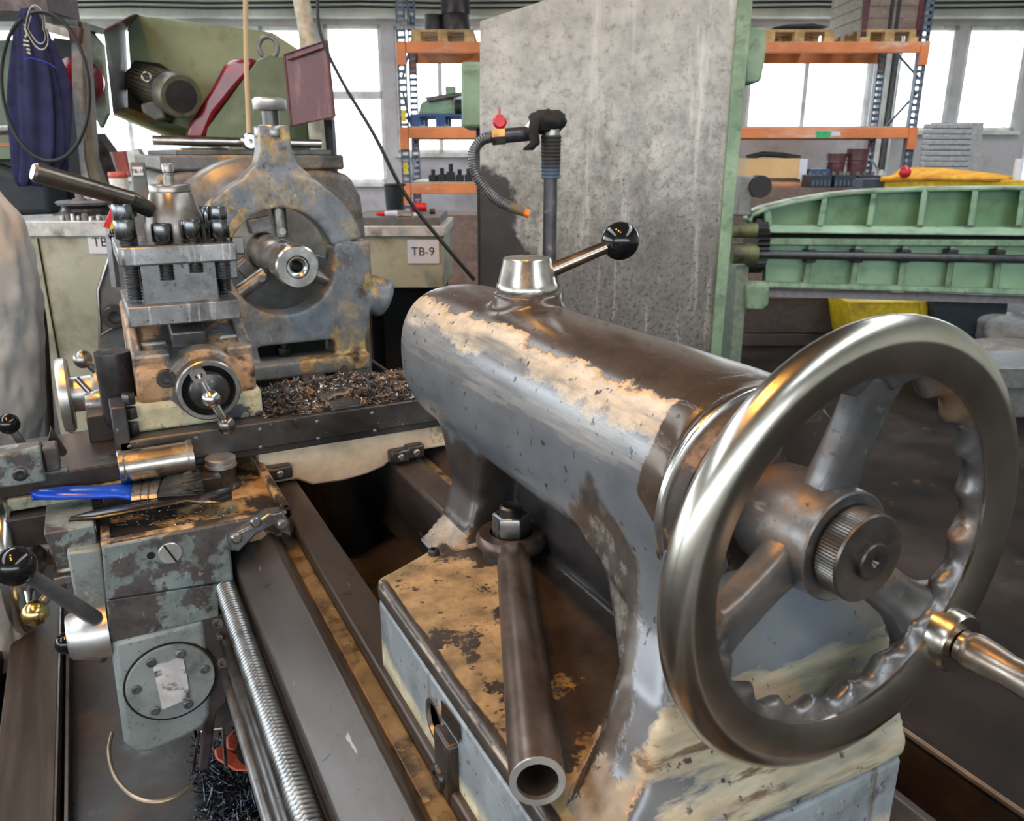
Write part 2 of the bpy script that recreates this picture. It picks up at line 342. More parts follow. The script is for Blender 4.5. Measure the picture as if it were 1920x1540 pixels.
MB().prism([(.2015, -.63), (.2015, -.503), (.204, -.5005), (.243, -.5005), (.247, -.505), (.247, -.63)], 'xz', Y0, Y1).build('flat_way', bed_way, lathe, bevel=.002)
MB().prism([(.405, -.64), (.405, -.505), (.41, -.5), (.455, -.5), (.458, -.505), (.458, -.64)], 'xz', Y0, Y1).build('flat_way', bed_way, lathe, bevel=.002)
MB().prism([(.457, -.62), (.457, -.515), (.48, -.514), (.48, -.62)], 'xz', Y0, Y1).build('sludge_groove', sludge, lathe)
MB().prism([(.479, -.62), (.479, -.515), (.51, -.488), (.545, -.515), (.56, -.53), (.56, -.62)], 'xz', Y0, Y1).build('prism_way', bed_way, lathe, bevel=.002)
MB().box(.205, .243, Y0, Y1, -1.05, -.619).box(.125, .21, Y0, Y1, -.66, -.619).build('bed_front_wall', bed_paint, lathe)
MB().box(.41, .55, Y0, Y1, -1.05, -.619).build('bed_rear_wall', M('dark_bed_inside', (.020, .017, .015), .55, .1, [dict(c=(.05, .035, .025), s=9, t=.1, w=.2, r=.5)], bump=.2, bs=50), lathe)  # near-black oily colour also puts in the shade inside the bed
def sl(u, v):   # sludge-covered web between the ways with a rounded front edge
    y = Y0 + (1.245 - .09 * (2 * u - 1) ** 2 * (1 if u < .5 else .35) - Y0) * v
    return Vector((.24 + .172 * u, y, -.60 - .035 * max(0, math.sin(PI * u)) + .008 * mnoise.noise((u * 4, y * 9, 0)) - (.03 * max(0, (v - .93) / .07) ** 2)))
MB().grid(sl, 18, 90).build('chip_web', brown_sludge, lathe, solid=.02)
MB().box(.05, .75, Y0, Y1, -1.06, -1.03).box(-.15, .055, Y0, Y1, -1.06, -1.03).build('chip_tray', M('wet_black_chip_tray', (.022, .018, .016), .3, .2, [dict(c=(.055, .034, .02), s=9, t=.05, w=.2, r=.4)], bump=.4, bs=60), lathe)
MB().box(-.155, -.15, Y0, Y1, -1.06, -.98).build('tray_lip', oily_brown, lathe)
MB().box(.772, .776, Y0, Y1, -1.06, -.652).build('splash_plate', M('brown_splash_plate', (.085, .065, .052), .45, .3, [dict(c=OIL, s=5, t=.05, w=.2, r=.3), dict(c=RUST, s=20, t=.18, w=.1)], bump=.15, bs=40), lathe)
MB().tube([(.774, Y0, -.65), (.774, Y1, -.65)], .0045, 8).build('splash_plate_rim', M('worn_rim_steel', (.30, .26, .23), .4, .8, bump=.03), lathe)
MB().box(.1, .6, Y0 + .02, Y0 + .35, -1.4, -1.05).box(.1, .6, 2.4, 3.3, -1.4, -1.05).build('bed_foot', bed_paint, lathe, bevel=.01)
# lead screw with its thread cut as geometry, feed rod, switch rod
lx, lz, lr = .1015, -.560, .0145
ls = MB(); n = 20; rings = []; pitch = .0062; k0 = int((1.5 - Y0) / (pitch / 4))
for i in range(k0):
    y = Y0 + i * pitch / 4
    rd_ = lr - (.0022 if i % 4 < 2 else 0); rings.append([(lx + math.cos(2*PI*j/n) * rd_, y, lz + math.sin(2*PI*j/n) * rd_) for j in range(n)])
ls.loft(rings); ls.build('lead_screw', M('lead_screw_steel', (.30, .30, .30), .3, 1, bump=.02), lathe)
MB().cyl((.0975, Y0, -.640), (.0975, 2.4, -.640), .0125, 18).build('feed_rod', dark_steel, lathe)
MB().cyl((.091, Y0, -.705), (.091, 2.4, -.705), .009, 16).build('switch_rod', machined, lathe)
# headstock
hs_mat = M('chipped_headstock_paint', (.135, .14, .145), .42, .1, grime=1, layers=[dict(c=(.20, .145, .085), s=9, t=.05, w=.12, r=.5), dict(c=(.42, .27, .11), s=12, t=.10, w=.05, r=.6), dict(c=(.05, .04, .035), s=7, t=.1, w=.1, r=.4, m=.4), dict(c=(.25, .245, .23), s=22, t=.2, w=.05, r=.35, m=.7)], bump=.15, bs=70)
hb = MB(); hy0, hy1 = 2.28, 3.25
prof = [(.16, -1.05), (.16, -.12), (.19, -.055), (.24, -.045), (.62, -.045), (.675, -.062), (.705, -.12), (.712, -.2), (.712, -1.05)]
hb.prism(prof, 'xz', hy0, hy1); hb.build('headstock', hs_mat, lathe, bevel=.02, seg=3)
MB().prism([(.19, -.046), (.19, -.008), (.66, -.008), (.66, -.046)], 'xz', hy0 + .005, hy1).build('headstock_lid', hs_mat, lathe, bevel=.006)
MB().box(.235, .64, hy0 + .05, hy1, -.009, .006).build('headstock_rail', dark_steel, lathe, bevel=.003)
MB().rev([(.235, 0), (.25, -.02), (.25, -.10), (.24, -.115), (.20, -.13)], (.40, hy0 + .01, -.262), (0, 1, 0), 48).build('spindle_nose_housing', M('housing_worn', (.24, .235, .225), .38, .5, [dict(c=(.10, .085, .07), s=8, t=.06, w=.2, r=.5), dict(c=(.36, .25, .13), s=11, t=.16, w=.07, r=.6)], bump=.08, bs=60), lathe)
ch = MB().rev([(.10, 0), (.185, 0), (.192, -.006), (.192, -.085), (.186, -.092), (.07, -.092), (.06, -.05), (0, -.05)], (XA, 2.29, ZA), (0, 1, 0), 56).build('chuck', M('dark_chuck_iron', (.15, .145, .14), .42, .75, [dict(c=(.045, .038, .034), s=9, t=.03, w=.25, r=.45, m=.4)], bump=.08, bs=120), lathe)
for a in (100, 220, 340):
    R_ = Matrix.Translation((XA, 2.17, ZA)) @ Matrix.Rotation(math.radians(-a), 4, 'Y')
    MB().box(.052, .165, -.028, .035, -.028, .028, R_).box(.052, .085, -.058, -.028, -.026, .026, R_).box(.085, .12, -.043, -.028, -.026, .026, R_).build('jaw', machined, ch, bevel=.002)
# guard plate, lever, sticker and little sheet flag in front of the headstock's left side
guard_paint = M('worn_grey_guard_plate', (.15, .155, .16), .5, .2, [dict(c=(.30, .17, .10), s=7, t=.1, w=.15, r=.6), dict(c=OIL, s=10, t=.15, w=.2)], bump=.1, bs=50)
def gp(px, py, Y): p = wp(px, py, 1, Y); return (p.x, p.z)
gl = [gp(232, 400, 2.2), gp(184, 545, 2.2), gp(189, 628, 2.2), gp(300, 560, 2.2), gp(330, 400, 2.2)]
MB().prism(gl, 'xz', 2.2, 2.215).build('guard_plate', guard_paint, lathe, bevel=.003)
MB().tube([(p[0], 2.197, p[1]) for p in gl[:4]], .005, 8).build('guard_plate_rim', steel_worn, lathe)
ap_ = [gp(186, 560, 2.24), gp(183, 700, 2.24), gp(330, 700, 2.24), gp(330, 520, 2.24)]
MB().prism(ap_, 'xz', 2.24, 2.28).build('gearbox_front', guard_paint, lathe, bevel=.003)
q = wp(214, 592, 1, 2.19); MB().capscrew(q, (0, -1, 0), .028, .03).build('bolt', dark_steel, lathe)
p0 = wp(208, 425, 1, 2.0); p1 = wp(207, 445, 1, 2.0); p2 = wp(213, 500, 1, 2.0); p3 = wp(218, 538, 1, 2.0)
MB().tube([p0, p1, p2, p3], .0095, 4).build('flat_lever', machined, lathe)
fl = MB(); a_, b_, c_, d_, e_ = (wp(*q_, 1, 1.99) for q_ in ((209, 390), (193, 425), (205, 430), (211, 413), (221, 415)))
f_ = wp(222, 428, 1, 1.99); g_ = wp(213, 437, 1, 1.99)
MB().loft([[a_, b_, c_, d_], [p + Vector((0, .012, 0)) for p in (a_, b_, c_, d_)]]).build('red_pointer_flag', M('red_enamel', (.62, .02, .035), .4, 0, bump=0), lathe, smooth=False)
MB().loft([[d_, c_, g_, f_, e_], [p + Vector((0, .012, 0)) for p in (d_, c_, g_, f_, e_)]]).build('yellow_pointer_flag', M('yellow_enamel', (.85, .60, .02), .4, 0, bump=0), lathe, smooth=False)
bl = wp(216, 441, 1, 1.98); MB().ball(bl, .014).build('lever_knob', black_gloss, lathe)
for i in range(3):
    a_ = wp(213 + i * 1.5, 456 + 14 * i, 1, 2.02); MB().cyl(a_, a_ + Vector((.03, 0, 0)), .008, 12).build('linkage_pin', brass if i < 2 else steel_worn, lathe)
q = [wp(*p, 1, 2.05) for p in ((236, 322), (236, 380), (250, 400), (250, 322))]
MB().box(wp(247, 330, 1, 2.24).x, wp(275, 330, 1, 2.24).x, 2.235, 2.28, wp(258, 380, 1, 2.24).z, wp(258, 304, 1, 2.24).z).build('headstock_side_cover', guard_paint, lathe, bevel=.003)
stk = MB().box(wp(249, 320, 1, 2.23).x, wp(268, 320, 1, 2.23).x, 2.229, 2.236, wp(258, 329, 1, 2.23).z, wp(258, 313, 1, 2.23).z).build('number_sticker', M('white_paper', (.78, .78, .80), .6, 0, bump=0, var=.03), lathe, smooth=False)
ink = M('black_ink', (.012, .012, .014), .6, 0, bump=0)
q = wp(258.5, 321, 1, 2.228); text('TB-10', .012, Matrix.Translation(q) @ RX(90), ink, stk, frame=WF)
# chuck bar lying on the headstock
bar = MB(); a_ = wp(286, 263, 1, 2.42); b_ = wp(601, 270, 1, 2.42)
bar.cyl(a_, b_, .0125, 18); single(bar, 'steel_bar', steel, 'bright steel bar lying across the top of the lathe headstock', 'bar', loc=a_)
a_ = wp(470, 265, 1, 2.36); kb = thing('bar_end_knob', 'round bright steel disc with a centre hole on the headstock bar', 'knob', a_)
MB().rev([(.0055, .0), (.018, 0), (.0215, .004), (.0215, .03), (.018, .036), (.006, .036), (.0055, .012), (0, .012)][::-1], a_ + Vector((0, .036, 0)), (0, -1, 0)).build('disc', steel, kb)
MB().cyl(a_ + Vector((0, .034, 0)), a_ + Vector((0, .15, 0)), .008, 12).build('shank', steel, kb)
q = wp(383, 275, 1, 2.5); single(MB().rev([(.06, 0), (.065, .004), (.065, .014), (.05, .02), (0, .02)], (q.x, 2.5, .006), (0, 0, 1)), 'tin_lid', white_metal, 'shallow white tin lid on the headstock under the steel bar', 'lid', loc=(q.x, 2.5, .006))
# ---------------------------------------------------------------- workpiece
wk = MB(); wk.rev([(.0, .30), (.0145, .30), (.0145, .012), (.020, .010), (.0255, .002), (.0255, 0), (.044, 0), (.0475, .0035), (.0475, .085), (.0455, .087), (.0455, .15), (.0462, .152), (.0462, .42)], (XA, 1.80, ZA), (0, 1, 0), 56)
single(wk, 'turned_shaft', M('fresh_turned_steel', (.58, .58, .58), .26, 1, [], bump=.015, bs=260), 'bright hollow turned steel shaft held in the chuck through the steady rest', 'shaft', loc=(XA, 1.80, ZA))
# ---------------------------------------------------------------- steady rest
st_mat = M('chipped_steady_paint', (.18, .21, .245), .36, .1, grime=.5, layers=[dict(c=(.27, .245, .205), s=13, t=.03, w=.05, r=.42, m=.2, h=.25), dict(c=(.46, .33, .15), s=9, t=.085, w=.025, r=.55, h=.2), dict(c=(.055, .045, .04), s=10, t=.13, w=.08, r=.4, m=.4), dict(c=(.45, .44, .42), s=40, t=.19, w=.06, r=.3, m=.8)], bump=.14, bs=70)
stt = thing('steady_rest', 'grey chipped cast steady rest with three jaws around the turned shaft', 'steady rest', (XA, 1.95, -.50))
SY0, SY1 = 1.895, 1.975; sc = (.392, ZA)
def ringpart(a0, a1, r0, r1, y0, y1, k=28):
    rr = []
    for i in range(k + 1):
        a = math.radians(a0 + (a1 - a0) * i / k); c_, s_ = math.cos(a), math.sin(a)
        rr.append([(sc[0] + r0 * c_, y0, sc[1] + r0 * s_), (sc[0] + r1 * c_, y0, sc[1] + r1 * s_), (sc[0] + r1 * c_, y1, sc[1] + r1 * s_), (sc[0] + r0 * c_, y1, sc[1] + r0 * s_)])
    return rr
up = MB().loft(ringpart(14, 186, .120, .195, SY0, SY1))
up.loft([[(sc[0] + .007 + x, y, z) for x, y in ((-w_, SY0 + .005), (w_, SY0 + .005), (w_, SY1 - .005), (-w_, SY1 - .005))] for z, w_ in ((-.09, .10), (-.05, .072), (-.025, .044), (.005, .035), (.055, .033))])
up.build('upper_yoke', st_mat, stt, fuse=(.0045, 5))
lo = MB().loft(ringpart(178, 372, .120, .185, SY0, SY1, 40))
lo.loft([[(x, SY0, z), (x2, SY0, z), (x2, SY1, z), (x, SY1, z)] for z, x, x2 in ((-.20, .515, .60), (-.30, .50, .60), (-.38, .48, .59), (-.44, .50, .575), (-.505, .50, .575))])   # right limb
lo.loft([[(x, SY0, z), (x2, SY0, z), (x2, SY1, z), (x, SY1, z)] for z, x, x2 in ((-.22, .19, .27), (-.32, .20, .28), (-.40, .23, .31), (-.505, .26, .33))])      # left limb
lo.box(.24, .575, SY0, SY1, -.43, -.365); lo.box(.245, .578, SY0 - .025, SY1 + .02, -.507, -.468)
lo.rev([(.036, 0), (.036, .055), (.045, .07), (.050, .105), (.047, .12)], (.535, 1.935, -.30), (.93, 0, -.42), 24)     # clamp boss on the right
lo.build('lower_yoke', st_mat, stt, fuse=(.0045, 5))
MB().box(.27, .49, SY1 - .02, SY1 - .012, -.47, -.42).build('window_back', blackhole, stt, smooth=False)
MB().hexa((.385, 1.94, -.468), (0, 0, 1), .016, .022).cyl((.385, 1.94, -.45), (.385, 1.94, -.425), .009).build('hold_down_bolt', dark_steel, stt)
MB().cyl((.545, SY0 - .004, -.215), (.545, SY1, -.215), .017, 20).build('hinge_pin', st_mat, stt)
MB().rev([(.036, 0), (.037, .004), (.037, .022), (.034, .026)], (sc[0] + .007, 1.935, .03), (0, 0, 1)).build('collar', steel_worn, stt)
MB().rev([(.018, 0), (.018, .045)], (sc[0] + .007, 1.935, .05), (0, 0, 1)).build('adjusting_screw', dark_steel, stt)
MB().rev([(.034, 0), (.036, .003), (.036, .022), (.032, .026), (0, .026)], (sc[0] + .007, 1.935, .087), (0, 0, 1)).build('knurled_knob', white_metal, stt)
for a in (92, 212, 332):
    c_, s_ = math.cos(math.radians(a)), math.sin(math.radians(a)); d = Vector((c_, 0, s_)); o_ = Vector((XA, 1.935, ZA))
    j = MB().rev([(.012, .051), (.017, .055), (.017, .15)], o_, d, 20).build('jaw', steel_worn, stt)
    MB().cyl(o_ + d * .068 + Vector((0, -.0175, 0)), o_ + d * .068 + Vector((0, -.02, 0)), .008, 14).build('roller_pin', steel, j)
# ================================================================ tailstock
K = 9.0
ts_mat = M('worn_tailstock_paint', (.150, .167, .190), .24, .25, [
    # primer band along the shoulder, bare oily iron on the crown, worn again where hands and chips rub
    dict(c=(.20, .21, .225), s=55, d=6, a=.9, st=(1, .05, 1), gs=[(.6*K, 0, K, -.26*K + .10, .05, -2)], t=.02, w=.22, r=.26, m=.3, h=.05, o=.7),
    dict(c=(.52, .435, .325), s=24, d=10, rg=.7, a=.95, st=(1, .7, 1), gs=[(.6*K, 0, K, -.26*K - .07, .5, -2)], t=0, w=.10, r=.40, m=0, h=.2, v=.14),
    dict(c=(.24, .24, .24), s=75, d=6, a=1.3, st=(1, .08, 1), gs=[(-.6*K, 0, -K, .26*K + .22, .06, -.3), (.6*K, 0, K, -.26*K + .2, .0, -2)], t=.06, w=.2, r=.34, m=.25, h=.05, o=.85),
    dict(c=(.12, .085, .06), s=42, d=5, a=1.0, st=(.6, .8, 1.2), gs=[(.6*K, 0, K, -.26*K + .05, .0, -2)], t=.165, w=.03, r=.4, h=.1),
    dict(c=(.50, .34, .16), s=22, d=10, rg=.7, a=.6, st=(1, .75, 1), gs=[(.62*K, 0, K, -.26*K - .335)], t=0, w=.02, r=.45, h=.2, v=.12),
    dict(c=(.082, .060, .047), s=22, d=10, rg=.7, a=.6, st=(1, .75, 1), gs=[(.62*K, 0, K, -.26*K - .375)], t=0, w=.02, r=.27, m=.3, h=.25, v=.12),
    dict(c=(.085, .062, .046), s=14, d=9, a=.3, gs=[(0, -9, 0, -1.60, .3), (2, 0, 10, -2.55, .02)], t=0, w=.02, r=.26, m=.4, h=.3, v=.1),
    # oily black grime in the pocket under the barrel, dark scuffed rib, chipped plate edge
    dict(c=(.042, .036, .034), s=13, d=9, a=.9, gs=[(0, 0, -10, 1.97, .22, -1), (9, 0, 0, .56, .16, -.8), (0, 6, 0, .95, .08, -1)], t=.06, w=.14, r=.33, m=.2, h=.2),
    dict(c=(.085, .070, .060), s=20, d=9, a=.9, gs=[(-9, 0, 0, -.45, .14, -1), (0, -8, 0, -.72, .14, -1), (0, 0, -10, 2.35, .14, -1), (9, 0, 0, 1.55, .06, -1), (0, 14, -8.4, 4.05, .08, -1.5)], t=.24, w=.10, r=.34, m=.45, h=.4),
    dict(c=(.33, .32, .31), s=38, d=6, a=.9, gs=[(-9, 0, 0, -.45, .14, -1), (0, -8, 0, -.72, .14, -1), (0, 0, -10, 2.35, .14, -1), (0, 14, -8.4, 4.05, .08, -1.5)], t=.54, w=.06, r=.3, m=.8, h=.1),
    dict(c=(.065, .052, .044), s=26, d=9, a=.9, gs=[(0, 0, 60, -4.75, .2, -.5), (0, 0, -60, 5.9, .2, -.5), (-14, 0, 0, -2.2, .12, -.5)], t=.12, w=.05, r=.33, m=.4, h=.3),
    # base plate top: primer and bare iron patches; rear slope: cream streaks
    dict(c=(.25, .222, .178), s=9, d=10, rg=.68, a=1.1, gs=[(-2.2, .5, 0, -.15, .25, -.6), (0, 0, -14, 1.75, 0)], n=(0, 0, 2.4, -2.05), t=.02, w=.03, r=.5, m=0, h=.3, v=.35),
    dict(c=(.12, .105, .085), s=48, d=10, rg=.78, a=1.3, gs=[(-2.2, .5, 0, -.2, .1, -.6), (0, 0, -14, 1.75, 0)], n=(0, 0, 2.4, -2.3), t=.05, w=.22, r=.5, m=0, h=.15, v=.2, o=.7),
    dict(c=(.33, .24, .125), s=13, d=10, rg=.66, a=1.2, gs=[(-2.2, .5, 0, -.15, .25, -.6), (0, 0, -14, 1.75, 0)], n=(0, 0, 2.4, -2.2), t=.16, w=.02, r=.5, m=0, h=.2, v=.3),
    dict(c=(.062, .048, .038), s=10, d=10, rg=.68, a=1.2, gs=[(4.0, 0, 0, .30, .34, -.22), (0, 0, -14, 1.6, 0)], n=(0, 0, 2.4, -2.1), t=.16, w=.03, r=.32, m=.35, h=.3, v=.25),
    dict(c=(.062, .048, .038), s=10, d=9, a=.25, gs=[(-22, 0, 0, -4.15, .3), (0, 0, -14, 1.6, 0)], n=(0, 0, 1, -.9), t=.0, w=.03, r=.32, m=.35, h=.2),
    dict(c=(.37, .34, .25), s=9, d=9, a=1.35, st=(.5, 1, 3.2), gs=[(0, -14, 0, -3.42, .16), (0, 0, -1.0, .155)], t=.13, w=.07, r=.5, m=0, h=.12, v=.25),
    dict(c=(.12, .085, .05), s=22, d=8, st=(.35, 1, 3.5), gs=[(0, -14, 0, -3.42, .06)], t=.19, w=.06, r=.5, h=.1),
    dict(c=(.035, .03, .027), s=85, d=5, t=.15, w=.05, r=.4, m=.2, h=-.2),
    dict(c=(.42, .42, .43), s=16, a=.35, e=7.0, t=.60, w=.3, r=.25, m=.9, h=0, v=.1)], bump=.035, bs=130, vs=9, rv=.05, spec=.7)
tail = thing('tailstock', 'big grey tailstock with peeling tan paint and large polished handwheel', 'tailstock', (XA, .60, -.50))
c = MB()
def se(rx, rz, y, n=40, e=2.45, dz=0):
    out = []
    for j in range(n):
        t_ = 2*PI*j/n; a, b = math.cos(t_), math.sin(t_)
        out.append((XA + rx * math.copysign(abs(a) ** (2/e), a), y, ZA + dz + rz * math.copysign(abs(b) ** (2/e), b)))
    return out
c.loft([se(.084 * k, .089 * k, y, dz=dz) for y, k, dz in ((.402, .985, 0), (.44, 1, 0), (.55, 1, 0), (.70, .985, 0), (.85, .97, 0), (.90, .955, .001), (.925, .92, .002), (.943, .86, .003), (.956, .75, .004), (.963, .58, .004), (.966, .35, .004))])
c.loft([[(xl, yr, z), (xr, yr, z), (xr, yf, z), (xm, yf, z), (xl, yl, z)] for z, xl, xr, yr, yf, xm, yl in ((-.25, .322, .49, .398, .57, .328, .43), (-.285, .320, .502, .386, .545, .328, .42), (-.316, .313, .512, .372, .478, .330, .415), (-.356, .294, .512, .350, .452, .338, .402), (-.385, .262, .504, .332, .456, .352, .382), (-.405, .226, .495, .314, .466, .360, .358), (-.416, .212, .484, .304, .47, .364, .345), (-.4245, .2085, .484, .302, .475, .365, .342))])
c.box(.386, .43, .40, .80, -.42, -.25)
c.loft([[(x0, y0, z), (x1, y0, z), (x1, y1, z), (x0, y1, z)] for z, x0, x1, y0, y1 in ((-.24, .330, .475, .70, .87), (-.30, .334, .470, .725, .835), (-.36, .337, .468, .738, .808), (-.395, .325, .48, .734, .806), (-.412, .292, .515, .715, .785), (-.42, .28, .53, .705, .785))])
bp_ = [(.208, .303), (.484, .303), (.50, .45), (.55, .50), (.55, .785), (.36, .79), (.325, .765), (.27, .735), (.232, .716), (.213, .708), (.208, .695)]
c.prism(bp_, 'xy', -.4245, -.407)
c.rev([(.045, 0), (.040, .045), (.0365, .0745)], (.405, .748, -.214), (0, 0, 1), 28)
c.build('tailstock_casting', ts_mat, tail, fuse=(.0036, 13))
low_mat = M('blue_grey_lower_base', (.235, .275, .305), .4, .05, grime=.7, layers=[dict(c=(.60, .55, .38), s=8, a=.6, gs=[(0, 0, -9, .16)], t=.0, w=.12, r=.55, m=0), dict(c=(.10, .075, .04), s=30, d=4, st=(1, 1, .06), t=.16, w=.1, r=.4, m=0), dict(c=(.07, .05, .04), s=9, t=.17, w=.06, r=.4, m=.3)], bump=.08, bs=90)
lb = MB().prism([(x + (.0015 if x < .4 else -.0015), y - .0015 if y > .5 else y + .002) for x, y in bp_], 'xy', -.506, -.4262)
lb.build('lower_base', low_mat, tail, bevel=.004)
MB().box(.2, .24, .50, .532, -.515, -.455).build('clamp_notch_block', oily_brown, tail, bevel=.003)
q = (.2065, .545, -.462); MB().rev([(.020, .0), (.020, .004), (.016, .004), (.0155, .001), (0, .001)][::1], (.2105, .545, -.464), (-1, 0, 0), 24).build('index_window', steel_worn, tail)
OILM = M('black_grease_and_slot', (.02, .016, .013), .3, 0, bump=.5, bs=200)
MB().box(.2068, .2074, .492, .528, -.447, -.431).build('dark_slot', OILM, tail, smooth=False)  # thin black plate stands in for the dark of a side slot
MB().capscrew((.209, .522, -.50), (-1, 0, 0), .011, .012).build('clamp_screw', dark_steel, tail)
q = wp(813, 1041, 2, -.408); MB().rev([(.0062, -.003), (.0062, .0055), (.005, .007), (.0025, .007), (.0025, .003), (0, .003)], q, (0, 0, 1), 16).build('set_screw', dark_steel, tail)
MB().rev([(.0845, .0), (.0862, .001), (.0862, .005), (.0825, .0065)], (XA, .4035, ZA), (0, -1, 0), 56).build('end_ring', steel, tail, bevel=.0008)
fl_ = MB().rev([(.0815, 0), (.0815, .012), (.079, .016), (.03, .016), (.03, .05), (0, .05)], (XA, .402, ZA), (0, -1, 0), 56)
fl_.build('end_cover', M('rusty_end_cover', (.055, .045, .04), .55, .3, [dict(c=(.22, .13, .08), s=40, t=.1, w=.1, r=.7), dict(c=(.25, .25, .25), s=30, t=.2, w=.1, r=.35, m=.8)], bump=.3, bs=120), tail)
for a in (35, 150, 215, 325):
    MB().capscrew((XA + .068 * math.cos(math.radians(a)), .386, ZA + .062 * math.sin(math.radians(a))), (0, -1, 0), .0095, .009).build('cap_screw', dark_steel, tail)
# quill clamp: hub, lever, ball
hub = MB().rev([(.0315, 0), (.0325, .002), (.0320, .0085), (.0305, .0105), (.0250, .0345), (.024, .036), (.0, .0362)], (.404, .748, -.1405), (0, 0, 1), 40).build('clamp_hub', M('satin_steel_hub', (.62, .58, .54), .27, 1, [dict(c=(.20, .14, .10), s=20, t=.18, w=.15, r=.4, m=.8)], bump=.03, bs=200), tail)
ba = wp(1163, 452, 1, .735); st0 = Vector((.422, .745, -.122))
MB().tube([st0, st0.lerp(ba, .5), ba], [.0078, .0072, .0066], 18).build('clamp_lever', M('warm_steel_rod', (.52, .43, .36), .25, 1, bump=.03), tail)
MB().ball(ba, .0205, 32).build('ball_knob', black_gloss, tail)
# ---- handwheel
WY = .3085; RT, rt = .1345, .0170; WH = .3165
hw_rim = M('polished_wheel_rim', (.54, .51, .46), .25, 1, [], bump=.02, bs=190, rv=.05, vs=14, var=.12)
cast_w = M('raw_cast_wheel', (.16, .16, .165), .34, .7, grime=.6, layers=[dict(c=(.19, .115, .065), s=13, t=.06, w=.12, r=.42, m=.35), dict(c=(.40, .28, .14), s=20, t=.19, w=.06, r=.55, m=0), dict(c=(.40, .39, .38), s=34, t=.14, w=.12, r=.3, m=.9)], bump=.2, bs=120)
rm = MB(); rings = []
pf = [(rt * math.cos(math.radians(b)), -rt * .72 * math.sin(math.radians(b))) for b in range(84, -116, -12)] + [(-rt * .72, rt * .6), (-rt * .98, rt * .1), (-rt * 1.0, -rt * .35)]
for i in range(128):
    a = 2*PI*i/128; c_, s_ = math.cos(a), math.sin(a)
    rings.append([(XA + (RT + p) * c_, WY + q_, ZA + (RT + p) * s_) for p, q_ in pf])
rm.loft(rings, closed=True)
wheel = rm.build('handwheel', hw_rim, tail, sharp=28)
rm = MB(); rings = []
for i in range(200):
    a = 2*PI*i/200; c_, s_ = math.cos(a), math.sin(a)
    wv = (.5 + .5 * math.cos(a * 20)) ** .6; rb = .1045 + .0075 * wv
    rings.append([(XA + r_ * c_, y, ZA + r_ * s_) for r_, y in ((.1215, WY - .005), (.1170, WY - .003), (rb + .0035, WY - .001), (rb + .0008, WY + .002), (rb, WY + .0055), (rb + .0035, WY + .011), (rb + .008, WY + .014), (.122, WY + .015), (.128, WY + .012), (.128, WY + .002))])
rm.loft(rings, closed=True); rm.build('finger_grip_ring', cast_w, wheel, sharp=60)
for a in (83, 201, 320):
    A = math.radians(a); d = Vector((math.cos(A), 0, math.sin(A))); t_ = Vector((-math.sin(A), 0, math.cos(A))); o_ = Vector((XA, 0, ZA)); rings = []
    for k in range(9):
        u = k / 8; r_ = .022 + .098 * u; y = WY + .033 - .022 * u; wd = .0155 + .009 * (2*u - 1) ** 4 * (1 if u < .5 else 1.6) ; th = .0095 + .003 * (1 - u)
        rings.append([o_ + d * r_ + t_ * (wd * math.copysign(abs(math.cos(2*PI*j/20)) ** .5, math.cos(2*PI*j/20))) + Vector((0, y - th * math.copysign(abs(math.sin(2*PI*j/20)) ** .6, math.sin(2*PI*j/20)), 0)) for j in range(20)])
    MB().loft(rings).build('spoke', cast_w, wheel, sharp=180)
MB().rev([(.036, -.045), (.039, -.02), (.040, -.004), (.0385, .004), (.0378, .006), (.0378, .0175), (.0365, .0185), (.033, .0165), (.0, .0165)], (XA, WH + .018, ZA), (0, -1, 0), 48).build('wheel_hub', cast_w, wheel)
kn = MB(); rings = []
for y, r0, amp in ((WH - .001, .0265, 0), (WH - .002, .029, 0), (WH - .0025, .0295, .0006), (WH - .0165, .0295, .0006), (WH - .017, .0295, 0), (WH - .0185, .0285, 0)):
    rings.append([(XA + (r0 - amp * (j % 2)) * math.cos(2*PI*j/180), y, ZA + (r0 - amp * (j % 2)) * math.sin(2*PI*j/180)) for j in range(180)])
kn.loft(rings); kn.build('knurled_nut', M('dark_knurled_nut', (.16, .15, .14), .36, .9, [dict(c=(.045, .035, .03), s=25, t=.08, w=.2, r=.45, m=.6)], bump=.05, bs=200), wheel, sharp=20)
MB().rev([(.0125, .0), (.0125, .0035), (.0115, .0045), (.0035, .0045), (.0012, .0015), (0, .0015)], (XA, WH - .0185, ZA), (0, -1, 0), 28).build('shaft_end', dark_steel, wheel)
A = math.radians(-41); hp_ = Vector((XA + .1355 * math.cos(A), 0, ZA + .1355 * math.sin(A)))
MB().rev([(.0225, 0), (.0225, .020), (.021, .0225), (.016, .0225)], hp_ + Vector((0, WY + .006, 0)), (0, -1, 0), 32).build('handle_boss', hw_rim, wheel)
MB().rev([(.0115, 0), (.0115, .004), (.0125, .005), (.0137, .010), (.0128, .022), (.0112, .034), (.0122, .05), (.0150, .068), (.0165, .082), (.0158, .098), (.012, .108), (0, .111)], hp_ + Vector((0, WY - .0165, 0)), (.08, -1, -.05), 32).build('grip_handle', M('worn_grip_steel', (.42, .36, .31), .26, 1, [dict(c=(.16, .10, .06), s=20, t=.05, w=.25, r=.4, m=.7)], bump=.06, bs=120), wheel)
